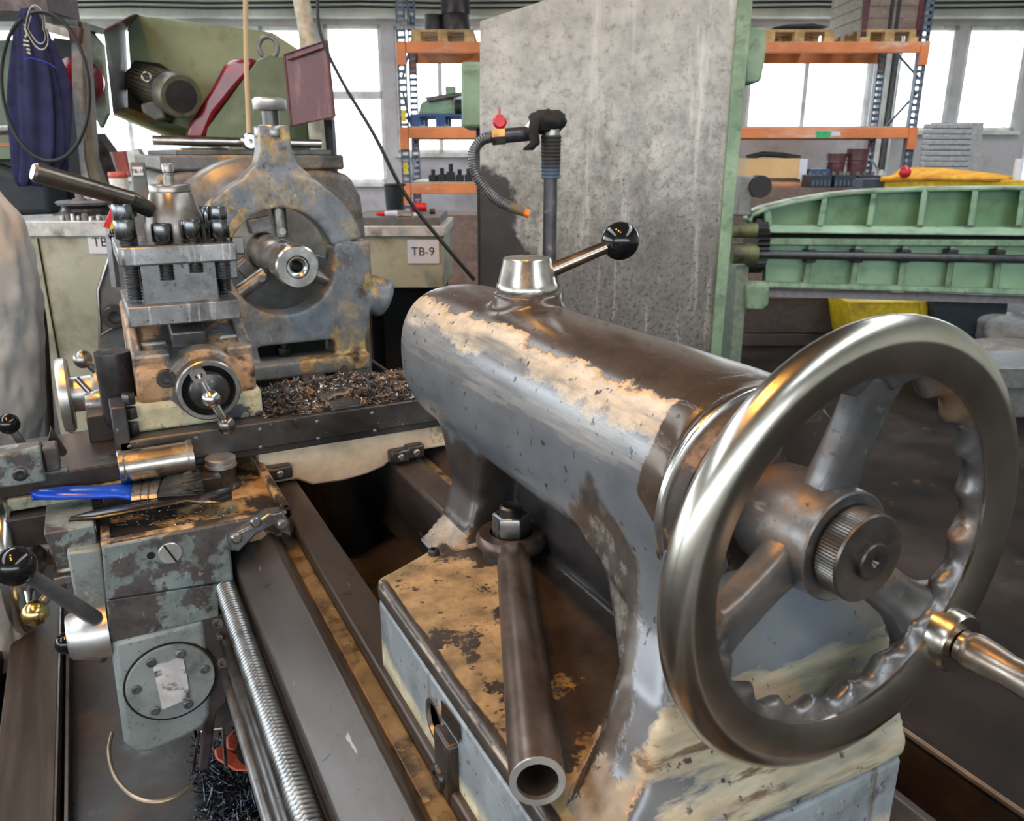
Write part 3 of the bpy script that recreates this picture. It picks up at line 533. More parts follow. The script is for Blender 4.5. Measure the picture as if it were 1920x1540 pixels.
# ---- nut and washer on the base, ring spanner with a tube handle
nx, ny = .3555, .690
MB().rev([(.0, 0), (.031, 0), (.031, .007), (.0, .007)], (nx, ny, -.407), (0, 0, 1), 32).build('washer', dark_steel, tail)
nt_ = MB().hexa((nx, ny, -.400), (0, 0, 1), .0205, .040).build('clamp_nut', M('oily_nut_steel', (.24, .24, .245), .3, .95, [dict(c=(.03, .026, .024), s=30, t=.08, w=.15, r=.3, m=.3)], bump=.05), tail, bevel=.0008)
MB().rev([(.0125, 0), (.0125, .007), (.010, .009), (.005, .006), (0, .006)], (nx, ny, -.360), (0, 0, 1), 20).build('stud_end', dark_steel, nt_)
te = wp(1008, 1466, 2, -.374); wr = thing('tube_handled_spanner', 'rusty ring spanner with steel tube handle on the tailstock base nut', 'spanner', (nx, ny, -.396))
rg_m = M('brown_spanner_iron', (.115, .085, .07), .36, .75, [dict(c=(.30, .26, .23), s=9, t=.07, w=.2, r=.3, m=.9, st=(1, .5, 1)), dict(c=(.04, .03, .026), s=16, t=.1, w=.15, r=.45, m=.4)], bump=.1, bs=120)
rr_ = []
for i in range(48):
    a = 2*PI*i/48; rr_.append([(nx + r_ * math.cos(a), ny + r_ * math.sin(a), -.390 + z) for r_, z in ((.0225, -.008), (.033, -.009), (.0375, -.003), (.0375, .002), (.034, .008), (.0225, .0085))])
MB().loft(rr_, closed=True).build('ring_head', rg_m, wr)
dr = (te - Vector((nx, ny, -.386))).normalized(); s0 = Vector((nx, ny, -.386)) + dr * .031
tp = MB(); tl = (te - s0).length; sd = Vector((0, 0, 1)).cross(dr).normalized(); upv = dr.cross(sd)
def oval(p, a, b, n=22): return [p + sd * a * math.cos(2*PI*j/n) + upv * b * math.sin(2*PI*j/n) for j in range(n)]
tp.loft([oval(s0, .0125, .007), oval(s0 + dr * .018, .0125, .008), oval(s0 + dr * .030, .0165, .0155), oval(s0 + dr * .05, .0172, .0172), oval(te - dr * .002, .0180, .0180), oval(te, .0176, .0176), oval(te, .0135, .0135), oval(te - dr * .10, .0135, .0135)])
tp.build('tube_handle', rg_m, wr)
MB().loft([oval(te + dr * .0006, .0178, .0178), oval(te + dr * .0006, .0134, .0134), oval(te - dr * .003, .0134, .0134), oval(te - dr * .003, .0178, .0178)], closed=True, cap=False).build('cut_tube_end', white_metal, wr)
# ================================================================ carriage: saddle, apron, levers
apr_m = M('chipped_apron_paint', (.20, .25, .25), .4, .05, grime=.8, layers=[dict(c=(.095, .088, .09), s=11, d=9, t=.03, w=.03, r=.42, m=.2, h=.25), dict(c=(.46, .38, .24), s=13, t=.185, w=.03, r=.55, h=.25), dict(c=(.05, .045, .04), s=60, t=.2, w=.05, r=.5)], bump=.12, bs=90, vs=12)
apr_l = M('blue_grey_apron_paint', (.25, .295, .30), .36, 0, grime=.55, layers=[dict(c=(.50, .43, .27), s=8, t=.165, w=.03, r=.5, h=.25), dict(c=(.105, .095, .095), s=12, t=.17, w=.03, r=.45, m=.2, h=.2), dict(c=(.06, .055, .05), s=70, t=.2, w=.05)], bump=.08, bs=90, vs=10)
beige = M('beige_pink_saddle_primer', (.68, .50, .37), .5, 0, [dict(c=(.72, .60, .42), s=6, t=.05, w=.25, r=.5), dict(c=(.12, .085, .06), s=13, gs=[(.9, 0, 0, -.38)], t=.02, w=.08, r=.5)], bump=.06, bs=60)
cross_m = M('dark_cross_slide_iron', (.085, .083, .085), .36, .65, grime=.6, layers=[dict(c=(.16, .15, .145), s=9, t=.08, w=.2, r=.42, m=.7), dict(c=(.03, .025, .022), s=6, t=.08, w=.15, r=.3, m=.2)], bump=.1, bs=120)
tanedge = M('oily_pan_worn_tan', (.055, .043, .036), .3, .35, [dict(c=(.42, .27, .13), s=14, d=9, a=.9, e=3.0, t=.24, w=.06, r=.5), dict(c=(.30, .19, .10), s=10, t=.16, w=.06, r=.5), dict(c=OIL, s=20, t=.1, w=.15, r=.18)], bump=.15, bs=90)
car = thing('carriage', 'lathe carriage with oily dark saddle, grey-green apron and control levers', 'carriage', (.1, 1.35, -.50))
cr = MB(); cr.box(-.037, .197, 1.032, 1.80, -.4995, -.474)
cr.box(-.037, .197, 1.032, 1.046, -.475, -.459).box(.184, .197, 1.032, 1.30, -.475, -.459).box(-.037, -.025, 1.032, 1.2, -.475, -.462)
cr.build('saddle_wing', tanedge, car, bevel=.004)
arc = [(.19, -.444), (.60, -.444), (.60, -.485), (.42, -.485), (.405, -.492), (.39, -.503), (.36, -.511), (.32, -.515), (.27, -.513), (.245, -.4985), (.19, -.4985)]
MB().prism(arc, 'xz', 1.222, 1.55).build('saddle_bridge', beige, car, bevel=.004)
MB().prism([(-.005, -.444), (-.005, -.412), (.03, -.404), (.50, -.404), (.50, -.444)], 'xz', 1.214, 1.39).build('gib_strip', cross_m, car, bevel=.002)
MB().box(.0, .50, 1.206, 1.40, -.432, -.389).box(.0, .205, 1.38, 1.62, -.432, -.3895).box(.305, .355, 1.207, 1.3, -.392, -.383).build('cross_slide', cross_m, car, bevel=.003)
for px, py in ((488, 806), (595, 791), (698, 775), (489, 839), (597, 823), (703, 777 + 31), (243, 838), (368, 822)):
    q = wp(px, py, 1, 1.206); MB().rev([(.0032, -.004), (.0032, .0006), (.002, .0014), (0, .0014)], q, (0, -1, 0), 12).build('gib_screw', machined, car)
# wipers on the ways
wi = MB(); P_ = [wp(x, y, 1, 1.012) for x, y in ((428, 1030), (430, 1004), (470, 985), (503, 962), (527, 959), (543, 978), (546, 1006), (528, 998), (512, 984), (480, 1000), (447, 1034))]
wi.prism([(p.x, p.z) for p in P_], 'xz', 1.008, 1.031); wi.build('way_wiper', M('oily_wiper_steel', (.24, .24, .26), .28, .85, [dict(c=(.03, .028, .028), s=25, t=.06, w=.15, r=.25, m=.3)], bump=.25, bs=60), car, bevel=.0025)
for x, y in ((443, 1008), (479, 978), (530, 983)): MB().rev([(.0075, 0), (.0075, .003), (.005, .005), (0, .005)], wp(x, y, 1, 1.008), (0, -1, 0), 16).build('wiper_screw', steel_worn, car)
for (x0, x1, y0, y1) in ((500, 548, 872, 905), (733, 768, 842, 872), (764, 796, 833, 862)):
    a_, b_ = wp(x0, y1, 1, 1.205), wp(x1, y0, 1, 1.205)
    k_ = MB().box(a_.x, b_.x, 1.203, 1.224, min(a_.z, b_.z), max(a_.z, b_.z)).build('way_wiper', dark_steel, car, bevel=.004)
    MB().rev([(.006, 0), (.006, .003), (.004, .005), (0, .005)], ((a_.x + b_.x) / 2, 1.203, (a_.z + b_.z) / 2), (0, -1, 0), 14).build('wiper_screw', steel_worn, k_)
# dovetail to the operator side, end bracket, pointer
MB().box(-.150, .002, 1.180, 1.355, -.436, -.411).build('dovetail_slide', oily_brown, car, bevel=.002)
MB().box(-.140, .0, 1.172, 1.21, -.452, -.436).build('dovetail_ledge', M('olive_stripe_paint', (.40, .39, .27), .45, 0, [dict(c=OIL, s=14, t=.0, w=.1, r=.3)], bump=.1), car, bevel=.001)
MB().box(-.036, .11, 1.05, 1.28, -.60, -.50).build('apron_body', bed_paint, car)
MB().box(-.150, .01, 1.150, 1.32, -.498, -.455).build('saddle_arm', oily_brown, car, bevel=.002)
a_, b_ = wp(8, 916, 1, 1.13), wp(76, 848, 1, 1.13)
br = MB().box(a_.x - .05, b_.x, 1.13, 1.17, a_.z, b_.z + .004).box(b_.x, b_.x + .018, 1.145, 1.175, a_.z + .006, b_.z).build('screw_bracket', apr_m, car, bevel=.003)
MB().capscrew(wp(38, 889, 1, 1.13), (0, -1, 0), .0085, .004).build('cap_screw', dark_steel, br)
pt = [wp(x, y, 1, 1.2) for x, y in ((84, 853), (95, 800), (126, 848), (120, 855))]
MB().prism([(p.x, p.z) for p in pt], 'xz', 1.196, 1.206).build('pointer_plate', oily_brown, car, bevel=.001)
a_, b_ = wp(79, 858, 1, 1.178), wp(121, 846, 1, 1.178); MB().box(a_.x, b_.x, 1.178, 1.19, -.4115, -.4055).build('pointer_foot', steel_worn, car, bevel=.001)
# apron in three steps
MB().prism([(-.036, -.462), (.19, -.462), (.19, -.468), (.15, -.474), (.113, -.482), (.112, -.548), (-.041, -.536)], 'xz', 1.0285, 1.0475).build('apron_top', apr_m, car, bevel=.004)
MB().prism([(-.0405, -.537), (.092, -.5485), (.088, -.597), (-.0455, -.597)], 'xz', 1.031, 1.30).build('apron_middle', apr_m, car, bevel=.0015)
lowp = [(-.045, -.596), (.07, -.596), (.067, -.70), (.062, -.745), (.052, -.762), (.02, -.772), (-.02, -.777), (-.036, -.772), (-.049, -.752)]
gb = MB().prism(lowp, 'xz', 1.03, 1.28).build('apron_gearbox', apr_l, car, bevel=.008, seg=3)
MB().prism([(.062, -.592), (.081, -.589), (.099, -.601), (.1005, -.64), (.096, -.677), (.084, -.734), (.068, -.75), (.05, -.835), (.037, -.834), (.056, -.745)], 'xz', 1.034, 1.05).build('apron_flange', M('dark_flange_with_red_traces', (.085, .075, .075), .4, .4, [dict(c=(.33, .07, .04), s=12, t=.13, w=.04, r=.5), dict(c=OIL, s=20, t=.1, w=.1)], bump=.15), car, bevel=.002)
cx_, cz_ = .0185, -.675
cv = MB().rev([(.0555, -.004), (.0555, .002), (.0545, .0035), (.0, .0035)], (cx_, 1.03, cz_), (0, -1, 0), 48).build('round_cover', apr_l, car)
MB().rev([(.0585, -.01), (.0585, .0012), (.0562, .0012), (.0562, -.01)], (cx_, 1.03, cz_), (0, -1, 0), 48).build('cover_gap', blackhole, car)
for a in (10, 68, 118, 175, 235, 292):
    MB().capscrew((cx_ + .043 * math.cos(math.radians(a)), 1.0268, cz_ + .043 * math.sin(math.radians(a))), (0, -1, 0), .0062, .003).build('cover_screw', machined, cv)
pl = MB().loft([[(cx_ + x, 1.0245 if k else 1.0275, cz_ + z) for x, z in ((-.019, .030), (-.012, .033), (.0, .032), (.018, .036), (.020, .0), (.019, -.030), (-.002, -.034), (-.016, -.036))] for k in (0, 1)]).build('name_plate', M('worn_blank_plate', (.72, .73, .75), .42, .2, [dict(c=(.10, .10, .10), s=36, st=(1, 1, 1.8), t=.1, w=.1, r=.5)], bump=.05), cv, smooth=False)
for z, r_ in ((-.606, .0075), (-.627, .0042), (-.668, .0075)): MB().capscrew((.0855, 1.034, z), (0, -1, 0), r_, .006).build('flange_screw', steel_worn, car)
q = wp(319, 1037, 1, 1.0285); sc_ = MB().rev([(.0145, -.003), (.0145, .0014), (.0135, .0022), (0, .0022)], q, (0, -1, 0), 28).build('slotted_screw', white_metal, car)
MB().box(-.0012, .0012, -.0027, -.002, -.0142, .0142, Matrix.Translation(q) @ RY(-25)).build('screw_slot', blackhole, sc_, smooth=False)
MB().rev([(.005, .0002), (.005, .0006), (0, .0006)], wp(283, 1042, 1, 1.0285), (0, -1, 0), 16).build('oil_hole', blackhole, car)
MB().prism([(-.076, -.475), (-.038, -.478), (-.043, -.60), (-.076, -.60)], 'xz', 1.058, 1.36).build('apron_side', apr_l, car, bevel=.003)
MB().prism([(-.098, -.451), (-.042, -.451), (-.042, -.488), (-.090, -.497)], 'xz', 1.075, 1.2).build('side_block', apr_m, car, bevel=.002)
MB().prism([(-.10, -.60), (-.06, -.60), (-.06, -.76), (-.08, -.76)], 'xz', 1.25, 1.6).build('apron_lower_body', M('dark_apron_iron', (.10, .09, .088), .5, .2, bump=.1), car, bevel=.01)  # one even dark iron colour for the lower body
# traverse handwheel of the carriage, seen nearly edge-on
wc = Vector((-.150, 1.235, -.535)); rw = .105; rings = []
for i in range(64):
    a = 2*PI*i/64; o_ = wc + Vector((0, rw * math.cos(a), rw * math.sin(a))); rd = Vector((0, math.cos(a), math.sin(a)))
    rings.append([o_ + (rd * math.cos(2*PI*j/16) + Vector((1, 0, 0)) * math.sin(2*PI*j/16)) * .0125 for j in range(16)])
cwh = MB().loft(rings, closed=True).build('traverse_handwheel', hw_rim, car)
for a in (60, 180, 300):
    A = math.radians(a); rd = Vector((0, math.cos(A), math.sin(A)))
    MB().tube([wc + Vector((.03, 0, 0)) + rd * .015, wc + Vector((.018, 0, 0)) + rd * .055, wc + rd * .1], [.015, .011, .010], 14).build('spoke', cast_w, cwh)
MB().rev([(.018, -.012), (.024, .0), (.026, .03), (.030, .034), (.030, .045)], wc, (1, 0, 0), 28).build('wheel_hub', cast_w, cwh)
MB().rev([(.040, 0), (.040, .012), (.0, .012)], wc + Vector((.045, 0, 0)), (1, 0, 0), 36).build('feed_dial', steel_worn, cwh)
q0 = wp(108, 1000, 1, 1.12); MB().cyl(q0, q0 + Vector((.045, 0, 0)), .016, 24).build('dial_sleeve', white_metal, car)
q0 = wp(106, 1045, 1, 1.10); MB().cyl(q0, q0 + Vector((.04, 0, 0)), .0245, 28).build('dial_drum', steel, car)
# levers
h0 = wp(205, 1178, 1, 1.06); lv = MB().rev([(.036, 0), (.036, .018), (.029, .045), (.026, .048), (0, .048)], h0, (-1, 0, 0), 36).build('lever_hub', white_metal, car)
b0 = wp(28, 1062, 1, .98); h1 = wp(178, 1160, 1, 1.04)
MB().tube([h1, b0], [.0098, .0085], 18).build('feed_lever', machined, car)
MB().ball(b0, .0225, 30).build('lever_ball', black_gloss, car)
b1 = wp(66, 1150, 1, 1.10); h1 = wp(112, 1088, 1, 1.14)
MB().tube([b1, h1], .0065, 12).build('reverse_lever', steel_worn, car)
MB().ball(b1, .0165, 26, 1.0).build('brass_ball', brass, car)
a_, b_ = wp(102, 1098, 1, 1.135), wp(146, 1073, 1, 1.135); MB().box(a_.x, b_.x + .03, 1.13, 1.16, min(a_.z, b_.z), max(a_.z, b_.z)).build('lever_block', machined, car, bevel=.002)
b2 = wp(125, 1206, 1, 1.08); h2 = wp(152, 1165, 1, 1.09)
MB().tube([b2, h2], .005, 10).build('small_lever', steel_worn, car); MB().ball(b2, .0145, 24).build('small_lever_ball', black_gloss, car)
b3 = wp(16, 795, 1, 1.25); h3 = wp(50, 845, 1, 1.25)
MB().tube([b3, h3], .0055, 12).build('clamp_lever', steel_worn, car); MB().ball(b3, .0145, 26).build('clamp_lever_ball', black_gloss, car)
# cross feed dial and dark cover drum
dc = wp(214, 690, 1, 1.285)
MB().rev([(.024, .0), (.0245, -.003), (.0245, -.10), (.02, -.112)][::-1], (dc.x, 1.29, -.277), (0, 0, 1), 36).build('cover_drum', M('black_oily_drum', (.045, .042, .046), .28, .5, [dict(c=(.20, .19, .19), s=14, t=.17, w=.1, r=.3, m=.6)], bump=.15, bs=60), car)
d0 = wp(150, 738, 1, 1.50)
MB().rev([(.060, 0), (.062, .004), (.062, .014), (.058, .018), (.03, .018), (.03, .05), (.045, .055), (.045, .07), (0, .07)], (d0.x - .03, 1.50, d0.z), (1, 0, 0), 44).build('cross_feed_dial', white_metal, car)
q = wp(186, 755, 1, 1.35); MB().rev([(.0, -.02), (.016, -.018), (.022, 0), (.020, .022), (.016, .03)], q, (1, 0, 0), 24).build('crank_hub', steel_worn, car)
q1 = wp(143, 709, 1, 1.36); MB().tube([q, q1], .0045, 10).build('crank_arm', steel_worn, car)
q2 = wp(155, 674, 1, 1.42); MB().ball(q2, .0145, 22).build('crank_ball', steel_worn, car); MB().tube([q2, wp(180, 695, 1, 1.42)], .006, 10).build('ball_stem', steel_worn, car)
a_, b_ = wp(165, 805, 1, 1.30), wp(196, 775, 1, 1.30); MB().box(a_.x, b_.x + .02, 1.29, 1.33, -.412, -.37).build('dial_foot', oily_brown, car, bevel=.002)
# ================================================================ compound slide
comp_m = M('chipped_compound_paint', (.125, .128, .135), .4, .2, grime=.8, layers=[dict(c=(.46, .28, .155), s=11, d=9, t=-.035, w=.05, r=.5, h=.3, v=.15), dict(c=(.075, .06, .055), s=9, t=.1, w=.05, r=.4, m=.3, h=.1), dict(c=(.50, .46, .40), a=.3, s=20, e=6, t=.5, w=.25, r=.4, m=.3)], bump=.15, bs=90)
cream_m = M('cream_yellow_paint_chipped', (.60, .56, .38), .45, 0, grime=.6, layers=[dict(c=(.085, .09, .10), s=22, d=9, t=.06, w=.05, r=.4, m=.2, h=.2), dict(c=(.20, .25, .27), s=14, t=.2, w=.03, r=.4)], bump=.12, bs=100)
cmp_ = thing('compound_slide', 'small compound slide with tan-chipped body, cream base and dial crank', 'slide', (.115, 1.36, -.389))
MB().prism([(1.236, -.389), (1.236, -.352), (1.242, -.345), (1.52, -.345), (1.52, -.389)], 'yz', .016, .206).build('swivel_base', cream_m, cmp_, bevel=.008, seg=3)
bd = MB(); bd.prism([(1.238, -.35), (1.238, -.305), (1.255, -.288), (1.38, -.240), (1.52, -.236), (1.52, -.35)], 'yz', .034, .201)
bd.build('slide_body', comp_m, cmp_, bevel=.009, seg=3)
bd = MB(); sl_ = math.atan2(.048, .125)
Tm = Matrix.Translation((0, 1.255, -.288)) @ Matrix.Rotation(sl_, 4, 'X')
bd.box(.034, .048, -.004, .13, -.01, .010, Tm).box(.186, .201, -.004, .13, -.01, .010, Tm).box(.034, .201, .118, .132, -.01, .010, Tm).box(.034, .085, -.006, .012, -.01, .011, Tm).box(.165, .201, -.006, .012, -.01, .011, Tm).box(.05, .085, .035, .042, -.01, .006, Tm).box(.16, .19, .035, .042, -.01, .006, Tm)
bd.build('raised_border', comp_m, cmp_, bevel=.004)
MB().box(.092, .140, .028, .145, -.012, .024, Tm).build('slide_tongue', machined, cmp_, bevel=.003)
MB().rev([(.056, -.03), (.054, .0), (.045, .008)], (.128, 1.240, -.330), (0, -1, 0), 40).build('dial_boss', comp_m, cmp_)
MB().rev([(.0445, 0), (.0450, .002), (.0450, .026), (.043, .028), (.0375, .028), (.0375, .012), (0, .012)], (.128, 1.236, -.331), (0, -1, 0), 56).build('dial_ring', steel_worn, cmp_)
MB().rev([(.0372, 0), (.0372, .002), (0, .002)], (.128, 1.2238, -.331), (0, -1, 0), 40).build('dial_recess', blackhole, cmp_)
MB().rev([(.029, 0), (.029, .017), (.026, .021), (.012, .024), (0, .026)], (.128, 1.222, -.331), (0, -1, 0), 40).build('dial_knob', dark_steel, cmp_)
k0 = wp(371, 702, 1, 1.185); k1 = wp(396, 748, 1, 1.18); k2 = wp(425, 798, 1, 1.185)
MB().tube([k0, k1, k2], [.0052, .0068, .0052], 14).build('crank_bar', steel, cmp_); MB().ball(k1, .0135, 22).build('crank_centre', steel, cmp_)
MB().rev([(.0095, 0), (.0105, .006), (.0105, .022), (.0055, .022), (.0055, .01), (0, .01)], k0 + Vector((0, .012, 0)), (0, -1, 0), 20).build('crank_socket', steel_worn, cmp_)
MB().ball(k2, .0128, 20, 1.15).build('crank_end_ball', M('oily_ball_steel', (.20, .18, .165), .25, .9, bump=.3, bs=60), cmp_)
MB().capscrew(wp(311, 709, 1, 1.238), (0, -1, 0), .0135, .008).build('cap_screw', dark_steel, cmp_)
for z in (-.385, -.362, -.341): MB().hexa((.0215, 1.225, z), (0, 0, 1), .0095, .016).build('clamp_nut', dark_steel, cmp_)
MB().box(-.004, .016, 1.206, 1.26, -.432, -.338).build('side_bracket', cross_m, cmp_, bevel=.002)
# ================================================================ tool post
tpo = thing('tool_post', 'four-way square tool post with chunky clamp bolts and long bar handle', 'tool post', (.112, 1.30, -.236))
tp_m = M('ground_tool_post_steel', (.33, .335, .345), .38, .85, grime=.6, layers=[dict(c=(.075, .07, .068), s=10, t=.08, w=.2, r=.42, m=.5), dict(c=(.62, .63, .64), s=26, d=4, st=(3, 1, .25), t=.09, w=.08, r=.35, m=.8)], bump=.08, bs=160)
MB().box(.036, .186, 1.22, 1.40, -.232, -.204).build('base_plate', tp_m, tpo, bevel=.002)
MB().box(.060, .160, 1.236, 1.37, -.205, -.146).build('core_block', machined, tpo, bevel=.0015)
MB().prism([(.034, 1.222), (.040, 1.215), (.188, 1.215), (.188, 1.39), (.034, 1.39)], 'xy', -.148, -.1225).build('top_plate', tp_m, tpo, bevel=.0025)
dk_top = MB().box(.042, .182, 1.222, 1.385, -.1225, -.1215).build('oily_top_film', OILM, tpo, smooth=False)
bolts = [(.0485, 1.238, .010, .049), (.094, 1.236, .004, .043), (.133, 1.236, .008, .035), (.170, 1.236, .006, .046), (.050, 1.262, .030, .02), (.176, 1.285, .022, .045), (.052, 1.33, .026, .03), (.165, 1.36, .018, .03), (.060, 1.372, .03, .03), (.178, 1.335, .012, .05), (.110, 1.37, .012, .03)]
bolt_m = M('oiled_bolt_steel', (.17, .175, .185), .24, 1, [dict(c=(.05, .05, .052), s=60, t=.15, w=.1, r=.25, m=.5)], bump=.02)
for x, y, hgt, dn in bolts:
    bo = MB().rev([(.0128, 0), (.0138, .0015), (.0138, .022), (.0128, .0245), (.0075, .0245), (.0075, .012), (0, .012)], (x, y, -.1225 + hgt), (0, 0, 1), 24).build('clamp_bolt', bolt_m, tpo)
    tb = MB(); rings = []
    z0, z1 = -.148 - dn + .02 if y < 1.25 else -.20, -.122 + hgt; k_ = int((z1 - z0) / .0011)
    for i in range(k_): r_ = .0088 if (i // 2) % 2 else .0100; rings.append([(x + r_ * math.cos(2*PI*j/12), y + r_ * math.sin(2*PI*j/12), z0 + i * .0011) for j in range(12)])
    tb.loft(rings).build('bolt_thread', dark_steel, bo)
MB().rev([(.041, .0), (.0415, .002), (.0415, .022), (.0405, .026), (.0395, .033), (.029, .066), (.0275, .068), (.0285, .0685), (.0285, .077), (.0275, .0785), (0, .0785)], (.117, 1.295, -.1225), (0, 0, 1), 44).build('clamp_cone', M('brown_tinted_steel', (.30, .27, .245), .3, .95, [dict(c=(.10, .09, .085), s=14, t=.05, w=.25, r=.4, m=.8)], bump=.05, bs=160), tpo)
MB().rev([(.0078, 0), (.0078, .012), (.0062, .0135), (.0062, .0155), (.0078, .017), (.0078, .027), (.007, .0285), (0, .0285)], (.117, 1.295, -.044), (0, 0, 1), 24).build('centre_stud', steel_worn, tpo)
e0 = wp(62, 322, 1, 1.23); e1 = wp(247, 375, 1, 1.265); e2 = Vector((.098, 1.288, -.087))
MB().tube([e0, e0.lerp(e1, .02), e0.lerp(e1, .5), e1], [.0105, .0125, .0122, .0115], 24).build('bar_handle', M('burnt_handle_steel', (.20, .175, .15), .3, .9, [dict(c=(.06, .05, .045), s=10, t=.06, w=.2, r=.4, m=.6, st=(.3, 1, 1))], bump=.1, bs=120), tpo)
MB().tube([e0 - (e1 - e0).normalized() * .0008, e0 + (e1 - e0).normalized() * .001], .0102, 24).build('handle_end', steel_worn, tpo)
MB().tube([e1 - (e1 - e0).normalized() * .004, e1 + (e2 - e1) * .35, e2], [.0125, .012, .0095], 16).build('handle_neck', M('lumpy_weld', (.10, .095, .09), .3, .8, bump=1.0, bs=70), tpo)
MB().box(.186, .203, 1.24, 1.262, -.142, -.118).box(.176, .192, 1.25, 1.36, -.178, -.150).build('cutting_tool', machined, tpo, bevel=.002)
# ================================================================ loose things on the saddle
ro = thing('steel_sleeve', 'short bright steel sleeve with flanged ends lying on the saddle', 'sleeve', (.05, 1.178, -.442))
MB().box(-.03, .125, 1.148, 1.207, -.474, -.4425).build('cross_slide_ledge', oily_brown, car, bevel=.002)
a_, b_ = wp(222, 874, 1, 1.178), wp(362, 858, 1, 1.178); b_.z = a_.z = -.4165
ax = (b_ - a_).normalized()
MB().rev([(.0235, 0), (.0245, .001), (.0245, .006), (.0225, .0085), (.0225, (b_ - a_).length - .0085), (.0245, (b_ - a_).length - .006), (.0245, (b_ - a_).length), (.014, (b_ - a_).length), (.013, .03)], a_, ax, 40).build('sleeve_body', M('dented_bright_sleeve', (.58, .54, .50), .26, 1, [dict(c=(.22, .16, .11), s=12, t=.1, w=.2, r=.4, m=.9)], bump=.5, bs=75), ro)
bs_ = thing('paint_brush', 'blue-handled flat paint brush with black bristles lying on the saddle', 'brush', wp(240, 925, 2, -.45))
hz = lambda x, y, z=-.447: wp(x, y, 2, z)
def ribbon(mb, pts, th):     # flat rounded bar through (left edge, right edge) pairs
    rings = []
    for l, r_ in pts:
        c0 = (l + r_) / 2; hx = (r_ - l) / 2
        rings.append([c0 + hx * (abs(math.cos(2*PI*j/16)) ** .7 * math.copysign(1, math.cos(2*PI*j/16))) + Vector((0, 0, th * math.sin(2*PI*j/16))) for j in range(16)])
    return mb.loft(rings)
ribbon(MB(), [(hz(58, 929, -.428), hz(58, 931, -.428)), (hz(75, 933, -.429), hz(80, 922, -.429)), (hz(110, 934, -.431), hz(112, 917, -.431)), (hz(150, 933, -.433), hz(150, 914, -.433)), (hz(190, 932, -.436), hz(190, 914, -.436)), (hz(218, 931, -.439), hz(218, 912, -.439)), (hz(236, 934, -.443), hz(236, 908, -.443)), (hz(248, 938), hz(255, 900))], .0065).build('brush_handle', M('blue_plastic', (.012, .075, .55), .22, 0, bump=.01, var=.05), bs_, sharp=180)
ribbon(MB(), [(hz(246, 939), hz(254, 899)), (hz(295, 934), hz(306, 895))], .0075).build('ferrule', M('scuffed_ferrule', (.38, .38, .40), .35, .9, [dict(c=(.10, .095, .09), s=30, t=.05, w=.2, r=.4, m=.6)], bump=.1), bs_)
for k_ in (0, 1):
    ribbon(MB(), [(hz(262 + 14 * k_, 938), hz(272 + 14 * k_, 897)), (hz(264 + 14 * k_, 938), hz(274 + 14 * k_, 897))], .0083).build('ferrule_ridge', dark_steel, bs_)
br_ = MB(); random.seed(3)
for i in range(900):
    t_ = random.random(); z_ = -.447 + random.uniform(-.006, .006)
    a_ = hz(295, 933, z_).lerp(hz(306, 896, z_), t_); b_ = hz(375, 924, z_).lerp(hz(368, 885, z_), t_) + Vector((random.uniform(-.012, .006), random.uniform(-.008, .008), random.uniform(-.006, .012)))
    br_.tube([a_, a_.lerp(b_, .5) + Vector((0, 0, random.uniform(-.001, .003))), b_], [.0006, .0006, .0004], 3, cap=False)
tag(br_.build('bristles', M('oily_dark_bristles', (.055, .05, .042), .6, 0, [dict(c=(.20, .16, .12), s=20, t=.15, w=.1)], bump=0), bs_), kind='stuff')
fw = MB(); z_ = -.449
ribbon(fw, [(hz(128, 976, z_), hz(140, 970, z_)), (hz(180, 974, z_), hz(175, 958, z_)), (hz(300, 951, z_), hz(298, 937, z_)), (hz(350, 941, z_), hz(350, 931, z_)), (hz(385, 944, z_), hz(384, 926, z_)), (hz(415, 943, z_), hz(412, 918, z_)), (hz(436, 936, z_), hz(434, 914, z_))], .0035)
single(fw, 'flat_spanner', M('black_spanner_steel', (.07, .068, .07), .25, .9, [dict(c=(.25, .24, .23), s=20, t=.14, w=.1, r=.3, m=.9)], bump=.1), 'long flat black spanner lying on the saddle below the blue brush', 'spanner', loc=hz(280, 950, z_), bevel=.0008)
q = hz(419, 912, -.474); stn = thing('spanner_stud', 'short dark round stud with bright flanged cap standing on the saddle', 'stud', q)
MB().rev([(.026, 0), (.026, .004), (.0205, .008), (.0205, .032)], q, (0, 0, 1), 32).build('stud_body', dark_steel, stn)
MB().rev([(.0195, .032), (.0225, .033), (.0225, .037), (.0195, .038), (.0195, .041), (.0215, .042), (.0215, .046), (.019, .0475), (0, .0475)], q, (0, 0, 1), 32).build('stud_cap', white_metal, stn)
q = hz(395, 950, -.474); single(MB().hexa(q, (0, 0, 1), .009, .016), 'loose_nut', steel_worn, 'small loose steel nut on the saddle in front of the dark stud', 'nut', loc=q)
# metal chips: heaps nobody could count
def chips(name, n, fn, mats, label, seed, size=(.002, .009)):
    random.seed(seed); mb = MB()
    for i in range(n):
        p = fn(); L_ = random.uniform(*size); w_ = random.uniform(.0007, .0022); a = random.random() * 2 * PI; t_ = random.uniform(-.5, .5); cu = random.uniform(.5, 2.6)
        Mx = Matrix.Translation(p) @ Matrix.Rotation(a, 4, 'Z') @ Matrix.Rotation(t_, 4, 'Y'); k_ = 4
        rw_ = [[Mx @ Vector((L_ * math.sin(cu * (j / k_ - .5)) / cu * 1.6, s_ * w_, L_ * .5 * (1 - math.cos(cu * (j / k_ - .5))))) for s_ in (-1, 1)] for j in range(k_ + 1)]
        vs = [v for r_ in rw_ for v in r_]; mb.add(vs, [(2*j, 2*j+1, 2*j+3, 2*j+2) for j in range(k_)])
    o = single(mb, name, mats, label, 'chips', kind='stuff', solid=.0005); return o
